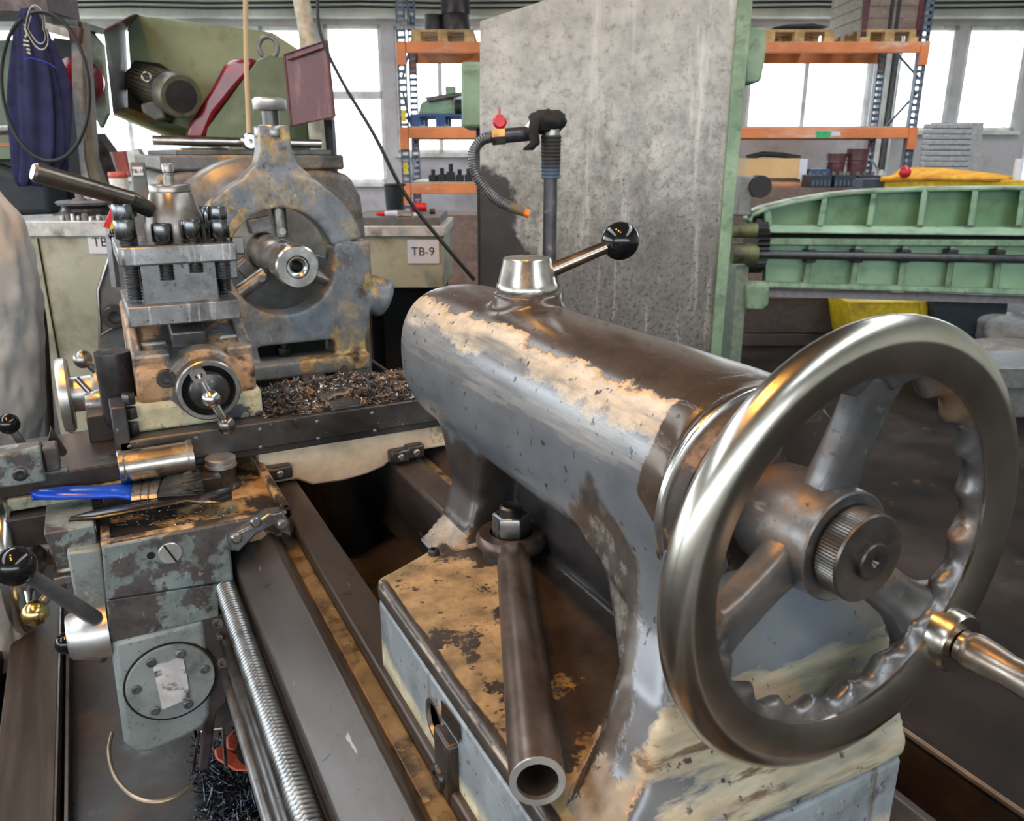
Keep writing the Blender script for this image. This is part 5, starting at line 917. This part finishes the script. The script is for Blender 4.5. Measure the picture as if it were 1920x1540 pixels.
jk = thing('work_jacket', 'navy blue work jacket with round emblem hanging on the left machine', 'jacket', hp(48, 12, 4.1), BF)
secs = [(12, 47, 12), (20, 48, 17), (45, 50, 26), (80, 56, 33), (110, 62, 40), (150, 68, 48), (200, 70, 51), (240, 72, 50), (290, 72, 47), (315, 70, 45), (335, 56, 30), (347, 48, 20)]
jc = MB(BF); rings = []; n = 90
for k, (py, cx, hw) in enumerate(secs):
    c_ = hp(cx, py, 4.1); wd = abs(hp(cx + hw, py, 4.1).x - c_.x); fa = min(1, k / 3) * .26; rg_ = []
    for j in range(n):
        a = 2*PI*j/n; f_ = 1 + fa * (math.sin(7*a + .25*k) * .55 + math.sin(11*a + 1 - .2*k) * .35 + .3 * mnoise.noise((2*math.cos(a), 2*math.sin(a), k * .5)))
        zz = c_.z + (.02 * math.sin(5*a + 1) if k >= len(secs) - 2 else 0)
        rg_.append(Vector((c_.x + wd * math.cos(a) * f_, 4.1 + .5 * wd * math.sin(a) * f_ + .02, zz)))
    rings.append(rg_)
body_ = jc.loft(rings).build('jacket_body', jm, jk, sharp=180, subd=1)
sv = MB(BF); rings = []
for k, (py, cx, hw) in enumerate(((30, 60, 12), (90, 92, 16), (160, 100, 17), (240, 104, 18), (300, 110, 17), (330, 114, 15))):
    c_ = hp(cx, py, 4.17); wd = abs(hp(cx + hw, py, 4.17).x - c_.x)
    rings.append([Vector((c_.x + wd * math.cos(2*PI*j/30) * (1 + .12 * math.sin(5*2*PI*j/30 + k)), 4.17 + wd * .7 * math.sin(2*PI*j/30), c_.z)) for j in range(30)])
sv.loft(rings).build('sleeve', jm, jk, sharp=180, subd=1)
ec = hp(58, 54, 3.97); em = M('pale_print', (.55, .56, .42), .7, 0, bump=0); ek = M('dark_badge_print', (.03, .035, .03), .8, 0, bump=0)
q0 = hp(61, 52, 3.965)
def badge(rx, rz, y, w_): return [[Vector((q0.x + (rx + d) * math.cos(a) * .55 + .03 * abs(math.sin(a)), y + .03 * math.cos(a) ** 2, q0.z + (rz + d) * math.sin(a))) for d in (-w_, w_)] for a in [2*PI*i/40 for i in range(41)]]
for rx, w_, nm in ((.082, .0024, 'emblem_outer_ring'), (.060, .0018, 'emblem_inner_ring')):
    m_ = MB(BF); rr_ = badge(rx, rx * 1.1, 3.955, w_)
    m_.add([v for r_ in rr_ for v in r_], [(2*j, 2*j+1, 2*j+3, 2*j+2) for j in range(40)]).build(nm, em, jk, smooth=False, solid=.002)
m_ = MB(BF)
for (x0, y0, x1, y1) in ((46, 52, 51, 64), (51, 64, 47, 70), (44, 76, 54, 78), (44, 84, 55, 86), (45, 46, 48, 50), (50, 92, 56, 94), (51, 98, 57, 101)):
    a_, b_ = hp(x0, y0, 3.96), hp(x1, y1, 3.96); m_.tube([a_, b_], .0045, 4)
m_.build('emblem_strokes', em, jk, smooth=False)
pz = [hp(x, y, 3.96) for x, y in ((45, 112), (56, 108), (66, 111), (80, 114), (94, 120), (106, 128))]
MB(BF).tube(pz, .0022, 6).build('blue_piping', M('royal_blue_piping', (.02, .04, .45), .6, 0, bump=0), jk)
lp = [hp(85 + 82 * math.cos(a) - 10 * math.sin(a), 162 - 140 * math.sin(a), 3.95) for a in [2*PI*i/60 + 2.0 for i in range(59)]]
single(MB(BF).tube(lp, .0085, 10), 'cable_loop', black_matt, 'black rubber cable hanging in a big loop around the blue jacket', 'cable', loc=lp[0])
dkc = MB(BF); poly_px(dkc, [(-60, 300), (90, 345), (96, 402), (30, 405), (-60, 405)], 4.3, .2)
single(dkc, 'dark_bundle', M('dark_blue_grey_cloth', (.03, .036, .045), .8, 0, bump=.4, bs=14), 'dark blue-grey cloth bundle below the blue jacket', 'cloth', bevel=.03, seg=3)
sk = MB(BF); rings = []; n = 140
for k in range(70):
    u = k / 69; py = 345 + 900 * u
    ex = [(345, -50), (400, 2), (460, 26), (520, 40), (600, 52), (700, 60), (800, 62), (860, 50), (950, 38), (1245, 48)]
    for (y0, x0), (y1, x1) in zip(ex, ex[1:]):
        if y0 <= py <= y1: xr = x0 + (x1 - x0) * (py - y0) / (y1 - y0)
    e = hp(xr, py, 2.0); cxr = -1.62; rg_ = []; wd = e.x - cxr
    for j in range(n):
        a = 2*PI*j/n; f_ = 1 + .02 * mnoise.noise((3*math.cos(a), 3*math.sin(a), u * 6)) + .03 * mnoise.noise((7*math.cos(a), 7*math.sin(a) + 9, u * 13)) + .03 * abs(mnoise.noise((16*math.cos(a), 16*math.sin(a), u * 30))) + .03 * (abs(mnoise.noise((5*math.cos(a) + u*9, 5*math.sin(a), u * 18))) - .2)
        rg_.append(Vector((cxr + wd * math.cos(a) * f_, 2.0 + .75 * wd * math.sin(a) * f_, e.z)))
    rings.append(rg_)
single(sk.loft(rings), 'woven_sack', M('grimy_white_woven_sack', (.66, .65, .635), .6, 0, [dict(c=(.45, .32, .21), s=3.0, d=6, t=.12, w=.2, r=.65), dict(c=(.24, .24, .26), s=4, t=.12, w=.2), dict(c=(.55, .54, .53), s=9, t=.17, w=.1)], bump=.6, bs=55, vs=6), 'big crumpled grimy white woven sack standing beside the lathe', 'sack', loc=(-1.62, 2.0, -1.05), sharp=180, subd=1)
single(MB(BF).tube(smooth_path([hp(*p, 3.0) for p in ((70, 560), (78, 600), (85, 680), (92, 790), (100, 960))]), .018, 10), 'dark_gap_tube', black_matt, 'black hose hanging between the sack and the cream cabinet', 'hose')  # added black tube stands in for the dark gap beside the cabinet
# ================================================================ far side of the hall
org = M('orange_rack_beam', (.80, .25, .09), .45, 0, [dict(c=(.82, .52, .40), s=5, st=(.3, 1, 1), t=.13, w=.15, r=.5)], bump=.02, bs=20, vs=2)
rackb = M('blue_grey_rack_post', (.10, .13, .19), .5, .1, [dict(c=(.30, .31, .33), s=14, t=.12, w=.1)], bump=.03)
deckm = M('pale_shelf_board', (.46, .40, .30), .6, 0, bump=.05, bs=20)
wood = M('pallet_wood', (.58, .38, .16), .6, 0, [dict(c=(.30, .18, .08), s=6, st=(.4, 1, 1), t=.1, w=.2)], bump=.1, bs=30)
bluep = M('blue_pallet_paint', (.03, .09, .26), .5, 0, bump=.05)
rk = thing('pallet_rack', 'tall pallet rack with orange beams and perforated blue-grey posts', 'rack', (1.6, 9.8, -1.40), BF)
HR = 9.3
for r_ in (-1.165, 1.45, 4.33):
    for h_ in (HR, HR + 1.0):
        m_ = MB(BF); x0, x1 = r_ - .045, r_ + .045
        m_.box(x0, x0 + .012, h_ - .03, h_ + .05, -1.4, 2.6).box(x1 - .012, x1, h_ - .03, h_ + .05, -1.4, 2.6)
        z = -1.35
        for i in range(60): m_.box(x0, x1, h_ - .03, h_ - .024, -1.4 + i * .0665, -1.4 + i * .0665 + .035)
        p_ = m_.build('rack_post', rackb, rk, smooth=False)
        MB(BF).box(r_ - .07, r_ + .07, h_ - .06, h_ + .06, -1.4, -1.39).build('foot_plate', rackb, p_)
    for z0 in (-1.2, -.55, .1, .75, 1.4):
        a_, b_ = ((r_, HR, z0), (r_, HR + 1, z0 + .5)) if int(z0 * 20) % 2 else ((r_, HR + 1, z0), (r_, HR, z0 + .5))
        MB(BF).cyl(a_, b_, .014, 8).build('diagonal_brace', rackb, rk)
for ra, rb in ((-1.12, 1.405), (1.495, 4.285)):
    for z in (1.045, .195, -.385):
        for h_ in (HR - .05, HR + 1.0):
            b_ = MB(BF).box(ra, rb, h_, h_ + .045, z - .055, z + .055).build('rack_beam', org, rk, bevel=.006)
            for xa in (ra - .09, rb): MB(BF).box(xa, xa + .09, h_ - .01, h_ + .02, z - .17, z + .06).build('beam_connector', org, b_, smooth=False)
        if z < 1: MB(BF).box(ra, rb, HR, HR + 1, z + .055, z + .07).build('shelf_board', deckm, rk, smooth=False)
for z in (.92, .36, -.18): MB(BF).box(-1.19, -1.14, HR - .036, HR - .031, z - .05, z + .07).build('yellow_load_label', M('yellow_label', (.75, .62, .05), .5, 0, bump=0), rk, smooth=False)
box_px(MB(BF), 1530, 246, 1557, 259, HR - .056, .004).build('green_label', M('green_label', (.05, .50, .20), .5, 0, bump=0), rk, smooth=False)
box_px(MB(BF), 1559, 247, 1576, 255, HR - .056, .004).build('white_label', paper, rk, smooth=False)
zT = 1.10; zM = .265; zL = -.315
def pallet(r0, r1, z, mat, label, h=HR, dep=1.0):
    t = thing('pallet', label, 'pallet', ((r0 + r1) / 2, h + dep / 2, z), BF, 'pallets on the rack')
    for i in range(3):
        x = r0 + (r1 - r0 - .1) * i / 2
        for j in range(3): MB(BF).box(x, x + .10, h + (dep - .1) * j / 2, h + (dep - .1) * j / 2 + .1, z + .022, z + .1).build('block', mat, t, smooth=False)
        MB(BF).box(x, x + .1, h, h + dep, z, z + .022).build('bottom_plank', mat, t, smooth=False)
    for j in range(5): y = h + (dep - .12) * j / 4; MB(BF).box(r0, r1, y, y + .12, z + .1, z + .124).build('top_plank', mat, t, smooth=False)
    return t
pallet(-1.06, -.40, zT, wood, 'wooden pallet carrying two dark drums on the top rack level')
pallet(-1.10, -.45, zM, bluep, 'blue pallet under the green machine parts on the middle rack level')
pallet(2.66, 3.38, zT, wood, 'wooden pallet with dark sheet on top beside the plank crate')
pallet(3.66, 4.27, zT, wood, 'wooden pallet under the brown plank crate on the top rack level')
drum_m = M('dark_brown_drum', (.035, .028, .03), .4, .2, bump=.03)
standing('steel_drum', [(.098, 0), (.10, .01), (.098, .02), (.098, .16), (.102, .17), (.102, .18), (0, .18)], 814, 65, HR + .3, drum_m, 'small dark drum on the pallet left of the big drum', 'drum', z=zT + .124)
standing('steel_drum', [(.155, 0), (.16, .01), (.155, .02), (.155, .17), (.16, .18), (.155, .19), (.155, .33), (.175, .345), (.175, .36), (0, .36)], 855, 65, HR + .3, drum_m, 'big dark drum with wide rim on the top rack pallet', 'drum', z=zT + .124)
t = thing('green_gearbox', 'pale green machine part with dark motor on the blue pallet', 'machine part', (-.78, HR + .4, zM + .124), BF)
MB(BF).prism([(-1.03, zM + .124), (-.55, zM + .124), (-.60, zM + .25), (-.72, zM + .32), (-.88, zM + .31), (-1.0, zM + .24)], 'xz', HR + .15, HR + .6).build('housing', grn_l, t, bevel=.02)
MB(BF).cyl((-.62, HR + .12, zM + .20), (-.40, HR + .12, zM + .20), .08, 20).build('motor', black_matt, t)
MB(BF).prism([(-.95, zM + .30), (-.50, zM + .36), (-.46, zM + .33), (-.9, zM + .25)], 'xz', HR + .1, HR + .7).build('cover', dark_steel, t, bevel=.01)
MB(BF).box(-.73, -.62, HR + .2, HR + .4, zM + .31, zM + .42).build('head', grn_l, t, bevel=.015)
random.seed(11)
for i in range(6):
    r_ = -.93 + i * .1; hh = .07 + .13 * random.random(); t = MB(BF)
    t.box(r_, r_ + .085, HR + .1, HR + .3, zL, zL + hh * .55).cyl((r_ + .042, HR + .2, zL + hh * .5), (r_ + .042, HR + .2, zL + hh), .025, 12)
    single(t, 'dark_casting', black_matt, ('lowest', 'second', 'third', 'fourth', 'fifth', 'last')[i].replace('lowest', 'first') + ' dark iron casting from the black bucket on the bottom rack level', 'casting', 'dark castings on the bottom rack level', loc=(r_ + .04, HR + .2, zL), bevel=.004)
single(poly_px(MB(BF), [(1452, 51), (1475, 46), (1525, 44), (1555, 50), (1525, 49), (1480, 50)], HR + .05, .7), 'black_sheet', black_matt, 'wrinkled black sheet lying on the pallet left of the crate', 'sheet')
cr_ = thing('plank_crate', 'big brown plank crate with maroon corner posts and black straps', 'crate', (4.0, HR + .4, zT + .124), BF)
cw = M('brown_plank_wood', (.24, .165, .14), .6, 0, [dict(c=(.16, .10, .08), s=5, st=(.3, 1, 1.5), t=.08, w=.2)], bump=.1, bs=30)
cw2 = M('pale_plank_wood', (.45, .44, .37), .6, 0, bump=.1, bs=30)
for i in range(5):
    z = zT + .124 + i * .112
    MB(BF).box(3.70, 4.27, HR + .02, HR + .05, z, z + .105).build('plank', cw, cr_, smooth=False)
    MB(BF).box(3.66, 3.69, HR + .06, HR + .95, z, z + .105).build('plank', cw2, cr_, smooth=False)
    MB(BF).box(3.70, 4.27, HR + .92, HR + .95, z, z + .105).build('plank', cw, cr_, smooth=False)
for x in (3.655, 4.235): MB(BF).box(x, x + .065, HR, HR + .04, zT + .05, zT + .70).build('corner_post', mar, cr_, smooth=False)
for x in (3.94, 4.01): MB(BF).box(x, x + .035, HR + .01, HR + .022, zT + .12, zT + .70).build('strap', black_matt, cr_, smooth=False)
yw = thing('plywood_box', 'long shallow pale plywood box with white end on bottom rack level', 'box', (2.85, HR + .3, zL), BF)
box_px(MB(BF), 1400, 297, 1500, 334, HR - .02, .6).build('box_body', M('pale_plywood', (.74, .49, .23), .55, 0, bump=.02, bs=20, vs=2, var=.08), yw, smooth=False)
box_px(MB(BF), 1499, 298, 1513, 336, HR - .04, .6).build('white_end', paper, yw, smooth=False)
box_px(MB(BF), 1400, 334, 1500, 352, HR + .02, .5).build('bearer', cw, yw, smooth=False)
tool('dark_hose', [(1400, 296), (1430, 289), (1465, 291), (1500, 297)], .03, HR + .1, black_matt, 'dark hose lying on the pale plywood box', 'hose')
pl_m = M('maroon_plastic', (.14, .055, .065), .45, 0, bump=.03); nv = M('navy_plastic', (.03, .04, .06), .45, 0, bump=.05)
for x, w_, y0, lab in ((1578, 17, 288, 'maroon ribbed pot left in the pair on bottom rack level'), (1618, 19, 279, 'taller maroon ribbed pot beside the smaller one on bottom rack level')):
    q = hp(x, 326, HR); zt_ = hp(x, y0, HR).z; wd = abs(hp(x + w_, 326, HR).x - q.x); Hh = zt_ - zL
    single(MB(BF).rev([(wd * .85, 0), (wd * .95, Hh * .5), (wd, Hh * .55), (wd * .97, Hh * .62), (wd * 1.05, Hh * .66), (wd, Hh * .72), (wd * 1.1, Hh * .9), (wd * 1.1, Hh), (0, Hh)], (q.x, HR + .2, zL), (0, 0, 1), 24), 'plastic_pot', pl_m, lab, 'pot', 'maroon pots on the rack', loc=(q.x, HR + .2, zL))
for i, (x0, x1) in enumerate(((1520, 1560), (1563, 1605), (1608, 1652))):
    t = thing('bottle_crate', ('navy bottle crate beside the plywood box', 'middle navy bottle crate in front of the maroon pots', 'navy bottle crate nearest the yellow lifting beam')[i], 'crate', hp((x0 + x1) / 2, 352, 8.8), BF, 'navy bottle crates')
    a_, b_ = hp(x0, 352, 8.8), hp(x1, 329, 8.8)
    MB(BF).box(a_.x, b_.x, 8.8, 9.1, a_.z, b_.z).build('crate_body', nv, t, smooth=False)
    for k in range(5): x = a_.x + (b_.x - a_.x) * (k + .15) / 5; MB(BF).box(x, x + .025, 8.79, 8.8, a_.z + .02, b_.z - .05).build('rib', rackb, t, smooth=False)
    for k in range(3): x = a_.x + (b_.x - a_.x) * (k + .3) / 3; MB(BF).cyl((x, 8.9, b_.z), (x, 8.9, b_.z + .035), .022, 10).build('bottle_neck', slab_m, t)
st_ = MB(BF).box(hp(1400, 352, 8.75).x, hp(1660, 352, 8.75).x, 8.75, 9.2, -1.4, hp(1600, 352, 8.8).z); single(st_, 'low_bench', cw, 'low brown bench carrying the navy bottle crates before the rack', 'bench')
single(box_px(MB(BF), 1517, 317, 1556, 330, HR, .3), 'blue_box', bluep, 'small blue box behind the navy crates on the rack', 'box')
standing('pale_bottle', [(.03, 0), (.04, .02), (.04, .09), (.015, .13), (0, .13)], 1652, 325, HR, white_edge, 'pale bottle beside the tall maroon pot', 'bottle', z=zL)
cg = thing('corrugated_panel', 'grey corrugated steel panel leaning below the right window', 'panel', hp(1770, 500, 8.6), BF)
for i in range(9):
    y0 = 232 + i * 10.2; m_ = MB(BF); a_, b_ = hp(1733 - i * 1.1, y0 + 9.2, 8.6), hp(1825 - i * 1.0, y0, 8.6); m_.box(a_.x, b_.x, 8.6, 8.63, a_.z, b_.z).build('sheet_rib', M('grey_corrugated_sheet', (.40, .40, .41), .5, .1, bump=.02) if i == 0 else bpy.data.materials['grey_corrugated_sheet'], cg, bevel=.008)
box_px(MB(BF), 1728, 230, 1822, 500, 8.635, .03).build('backing', bpy.data.materials['grey_corrugated_sheet'], cg, smooth=False)
# yellow lifting beam with orange slings lying behind the folding machine
ylw = M('yellow_paint', (.85, .55, .02), .4, 0, [dict(c=(.55, .33, .02), s=5, t=.1, w=.2)], bump=.02)
yb = thing('lifting_beam', 'long yellow lifting beam with black end behind the green folding machine', 'beam', hp(1800, 362, 6.2), BF)
box_px(MB(BF), 1658, 338, 2080, 354, 6.2, .15).build('beam', ylw, yb, bevel=.008)
box_px(MB(BF), 1618, 336, 1657, 356, 6.19, .17).build('black_end', nv, yb, bevel=.004)
MB(BF).box(3.1, 3.2, 6.2, 6.35, -1.4, hp(1800, 354, 6.2).z).box(4.2, 4.3, 6.2, 6.35, -1.4, hp(1800, 354, 6.2).z).build('trestle', rackb, yb)
sgm = M('orange_sling', (.90, .42, .03), .6, 0, [dict(c=(.70, .28, .02), s=14, st=(.3, 1, 1), t=.06, w=.15)], bump=.2, bs=40)
for i in range(7):
    y = 337 - i * 1.6; ps = smooth_path([hp(1652 + 5 * i, 336, 6.16 + i * .035), hp(1688, 335 - 2.2 * i, 6.16 + i * .035), hp(1740, 334 - 2.5 * i, 6.16 + i * .035), hp(1820, 335 - 1.6 * i, 6.16 + i * .035), hp(1870 + 6 * i, 336, 6.16 + i * .035)], 5)
    single(MB(BF).tube(ps, .019, 8), 'lifting_sling', sgm, ('lowest', 'second lowest', 'third lowest', 'middle', 'third highest', 'second highest', 'topmost')[i] + ' orange lifting sling of the bundle on the yellow beam', 'sling', 'orange slings on the yellow beam', loc=ps[0])
q = hp(1697, 323, 6.1); single(MB(BF).ball(q, .042, 20), 'red_plug', redp, 'red round plug lying on the orange slings', 'plug', loc=q)
standing('white_roll', [(.03, 0), (.03, .16), (0, .16)], 1905, 340, 6.25, paper, 'white roll lying at the right end of the slings', 'roll')
# ---- green folding machine
HG = 5.0
gm = thing('folding_machine', 'long light green sheet folding machine with ribbed cast beams', 'folding machine', (2.4, 5.2, -1.40), BF)
def gz(px, py): return hp(px, py, HG)
top = [(1408, 412), (1412, 400), (1440, 388), (1490, 376), (1560, 364), (1640, 356), (1740, 352), (1920, 350), (2120, 350)]
bot_y = lambda x: 437 + (x - 1440) * .012
gm_back = MB(BF); poly_px(gm_back, top + [(2120, bot_y(2120)), (1432, 437), (1412, 420)], HG + .10, .06).build('upper_beam_web', M('mid_green_web', (.17, .33, .19), .4, 0, [dict(c=(.09, .16, .08), s=4, t=.12, w=.2)], bump=.04, vs=3), gm)
m_ = MB(BF)
for (x0, y0), (x1, y1) in zip(top, top[1:]): m_.loft([[hp(x, y, HG), hp(x, y + 7, HG), hp(x, y + 7, HG) + Vector((0, .18, 0)), hp(x, y, HG) + Vector((0, .18, 0))] for x, y in ((x0, y0), (x1, y1))])
m_.build('upper_beam_top_flange', grn_l, gm, sharp=180)
MB(BF).loft([[hp(x, bot_y(x) - 17, HG + .02), hp(x, bot_y(x), HG - .02), hp(x, bot_y(x), HG + .2), hp(x, bot_y(x) - 17, HG + .2)] for x in (1440, 2120)]).build('upper_beam_bottom_flange', grn_l, gm, bevel=.012)
poly_px(MB(BF), [(1432, 392), (1445, 386), (1450, 425), (1436, 428)], HG + .02, .15).build('end_rib', grn_l, gm, bevel=.01)
for x, y in ((1548, 368), (1640, 359), (1735, 354), (1830, 352), (1920, 352), (2010, 352)):
    MB(BF).loft([[hp(x - 6, y, HG), hp(x + 5, y, HG), hp(x + 8, y, HG + .1), hp(x - 3, y, HG + .1)], [hp(x - 17, 424, HG), hp(x - 4, 424, HG), hp(x - 1, 424, HG + .1), hp(x - 14, 424, HG + .1)]]).build('rib', grn_l, gm, bevel=.008)
MB(BF).box(gz(1440, 440).x, 3.7, HG + .1, HG + .3, -.52, -.48).build('fold_gap', blackhole, gm, smooth=False)
poly_px(MB(BF), [(1436, 446), (2120, 452), (2120, 552), (1436, 532)], HG + .06, .08).build('lower_beam_web', M('pale_green_web', (.26, .44, .29), .4, 0, [dict(c=(.14, .25, .13), s=4, t=.15, w=.2)], bump=.03, vs=3), gm)
MB(BF).loft([[hp(x, 447 + (x - 1440) * .006, HG), hp(x, 460 + (x - 1440) * .006, HG), hp(x, 460 + (x - 1440) * .006, HG + .1), hp(x, 447 + (x - 1440) * .006, HG + .1)] for x in (1438, 2120)]).build('lower_beam_top_flange', grn, gm, bevel=.008)
MB(BF).loft([[hp(x, 527 + (x - 1440) * .03, HG), hp(x, 540 + (x - 1440) * .03, HG - .02), hp(x, 540 + (x - 1440) * .03, HG + .2), hp(x, 527 + (x - 1440) * .03, HG + .2)] for x in (1405, 2120)]).build('lower_beam_bottom_flange', grn, gm, bevel=.012)
for x in (1520, 1608, 1697, 1786, 1875, 1962): MB(BF).loft([[hp(x - 4, 460, HG + .01), hp(x + 8, 460, HG + .01), hp(x + 8, 460, HG + .08), hp(x - 4, 460, HG + .08)], [hp(x - 16, 531 + (x - 1440) * .03, HG + .01), hp(x - 3, 531 + (x - 1440) * .03, HG + .01), hp(x - 3, 531, HG + .08), hp(x - 16, 531, HG + .08)]]).build('rib', grn, gm, bevel=.008)
MB(BF).cyl(gz(1420, 476) + Vector((0, -.03, 0)), gz(2120, 489) + Vector((0, -.03, 0)), .026, 16).build('drive_shaft', M('dark_shaft', (.07, .07, .075), .4, .6, bump=.02), gm)
for x in (1518, 1606, 1694, 1782, 1870): MB(BF).box(gz(x, 0).x * 1 - .03 + (gz(x, 485).x - gz(x, 0).x), gz(x, 485).x + .03, HG - .03, HG + .05, gz(x, 492).z, gz(x, 468).z).build('shaft_bearing', black_matt, gm, bevel=.006)
MB(BF).loft([[hp(x, 541 + (x - 1440) * .03, HG + .02), hp(x, 556 + (x - 1440) * .03, HG), hp(x, 556 + (x - 1440) * .03, HG + .1), hp(x, 541 + (x - 1440) * .03, HG + .1)] for x in (1440, 2120)]).build('lower_bar', M('grey_bar', (.14, .135, .15), .5, .3, bump=.05), gm)
gc = gz(1428, 462); gr = MB(BF); rings = []
for x_, k_ in ((-.035, 0), (.035, 0)): rings.append([(gc.x + x_, HG + (.165 + (.012 if j % 2 else 0)) * math.cos(2*PI*j/72) + .12, gc.z + (.165 + (.012 if j % 2 else 0)) * math.sin(2*PI*j/72)) for j in range(72)])
gr.loft(rings).build('drive_gear', M('black_gear', (.03, .03, .033), .4, .6, bump=.02), gm, sharp=20)
for y, r_ in ((432, .045), (475, .065)):
    a_, b_ = gz(1372, y), gz(1418, y); MB(BF).cyl(a_, b_, r_, 20).build('bearing_drum', olive, gm)
box_px(MB(BF), 1384, 330, 1412, 405, HG, .12).build('grey_upright', M('grey_upright_paint', (.22, .24, .23), .5, .1, bump=.06), gm, bevel=.01)
q = gz(1424, 350); MB(BF).cyl(q + Vector((0, -.03, 0)), q + Vector((0, .08, 0)), .065, 20).build('hand_knob', black_matt, gm)
MB(BF).box(gz(1376, 600).x, gz(1398, 600).x, HG + .02, HG + .3, -1.4, gz(1380, 500).z).build('stand_leg', M('grey_green_leg', (.20, .26, .20), .5, 0, bump=.05), gm, bevel=.008)
poly_px(MB(BF), [(1400, 534), (1443, 536), (1442, 572), (1430, 582), (1400, 580)], HG - .02, .2).build('foot_bracket', grn, gm, bevel=.01)
MB(BF).box(3.55, 3.7, HG + .02, HG + .5, -1.4, -.8).build('stand_leg', grn, gm, bevel=.01)
# ---- things under and beside the folding machine
brb = M('dark_brown_board', (.085, .055, .045), .6, 0, [dict(c=(.05, .03, .025), s=4, st=(.3, 1, 1.5), t=.05, w=.2)], bump=.1, bs=20)
t = thing('brown_chest', 'dark brown wooden chest on the floor under the folding machine', 'chest', (1.9, 6.2, -1.40), BF)
box_px(MB(BF), 1400, 558, 1600, 625, 6.0, .5).build('upper_panel', brb, t, bevel=.006)
a_, b_ = hp(1398, 627, 5.99), hp(1602, 627, 5.99); MB(BF).box(a_.x, b_.x, 5.99, 6.5, -1.4, a_.z).build('lower_panel', brb, t, bevel=.006)
t = thing('yellow_bin', 'bright yellow plastic bin under the folding machine', 'bin', (2.55, 5.8, -1.40), BF)
poly_px(MB(BF), [(1590, 566), (1740, 566), (1738, 600), (1732, 640), (1600, 640)], 5.6, .4).build('bin_body', ylw, t, bevel=.008)
poly_px(MB(BF), [(1725, 564), (1742, 564), (1740, 600), (1728, 600)], 5.58, .45).build('bin_lip', ylw, t, bevel=.01)
MB(BF).box(2.4, 2.85, 5.65, 6.0, -1.4, hp(1650, 640, 5.6).z).build('bin_foot', black_matt, t)
t = thing('navy_bin', 'dark navy plastic bin beside the yellow bin under the folding machine', 'bin', (3.1, 5.7, -1.40), BF)
poly_px(MB(BF), [(1748, 562), (1892, 562), (1882, 642), (1850, 642), (1846, 680), (1764, 680)], 5.5, .4).build('bin_body', M('dark_navy_bin', (.018, .030, .045), .45, 0, bump=.03), t, bevel=.01)
MB(BF).box(2.85, 3.2, 5.55, 5.9, -1.4, hp(1800, 680, 5.5).z).build('bin_base', black_matt, t)
bagm = M('grey_white_bag', (.40, .38, .37), .6, 0, [dict(c=(.2, .17, .15), s=6, t=.1, w=.2)], bump=.5, bs=14)
for i, (x0, y0, x1, y1, h_, lab) in enumerate(((1852, 600, 2000, 650, 5.3, 'pale crumpled bag leaning against the navy bin'), (1845, 655, 2000, 686, 5.0, 'flat pale bag lying on the grey floor rail'))):
    a_, b_ = hp(x0, y1, h_), hp(x1, y0, h_); c0 = (a_ + b_) / 2; m_ = MB(BF)
    def bf(u, v): 
        a = 2*PI*u; b = PI*v; r_ = 1 + .25 * mnoise.noise((2*math.cos(a) + i * 7, 2*math.sin(a), 3*v))
        sx = lambda q: math.copysign(abs(q) ** .6, q)
        return Vector((c0.x + (b_.x - a_.x) / 2 * r_ * sx(math.sin(b)) * sx(math.cos(a)), h_ + .2 + .2 * r_ * math.sin(b) * math.sin(a), c0.z + (b_.z - a_.z) / 2 * r_ * sx(math.cos(b))))
    single(m_.grid(bf, 40, 20), 'crumpled_bag', bagm, lab, 'bag', 'pale bags', loc=c0, sharp=180)
single(box_px(MB(BF), 1835, 690, 2080, 730, 4.2, .4).box(hp(1845, 700, 4.2).x, 3.5, 4.25, 4.5, -1.4, hp(1900, 729, 4.2).z), 'steel_channel', M('grey_channel_steel', (.19, .20, .20), .5, .4, bump=.05), 'grey steel channel lying on the floor right of the handwheel', 'channel', bevel=.008)
a_ = hp(866, 240, 5.2); b_ = hp(960, 115, 5.2)
t = thing('pale_green_machine', 'pale green machine head behind the left edge of the grey guard', 'machine', (-.1, 5.4, -1.40), BF)
MB(BF).box(a_.x, b_.x, 5.2, 5.8, a_.z, b_.z).build('machine_head', grn_l, t, bevel=.02)
MB(BF).box(a_.x + .08, b_.x, 5.3, 5.8, -1.4, a_.z).build('machine_column', black_matt, t, bevel=.01)
bk = thing('black_bucket', 'black plastic bucket on the floor board below the rack post', 'bucket', hp(741, 400, 7.5), BF)
q0, q1 = hp(741, 402, 7.5), hp(741, 346, 7.5)
MB(BF).rev([(.07, 0), (.075, .01), (.088, q1.z - q0.z - .02), (.094, q1.z - q0.z), (0, q1.z - q0.z)], q0, (0, 0, 1), 28).build('bucket_body', M('black_bucket_plastic', (.04, .045, .05), .4, 0, bump=.02), bk)
MB(BF).rev([(.094, -.01), (.098, 0), (.094, .01)], q1, (0, 0, 1), 28).build('rim', black_matt, bk)
MB(BF).box(q0.x - .3, q0.x + .8, 7.4, 8.0, -1.4, q0.z).build('bucket_stand', cw, bk)
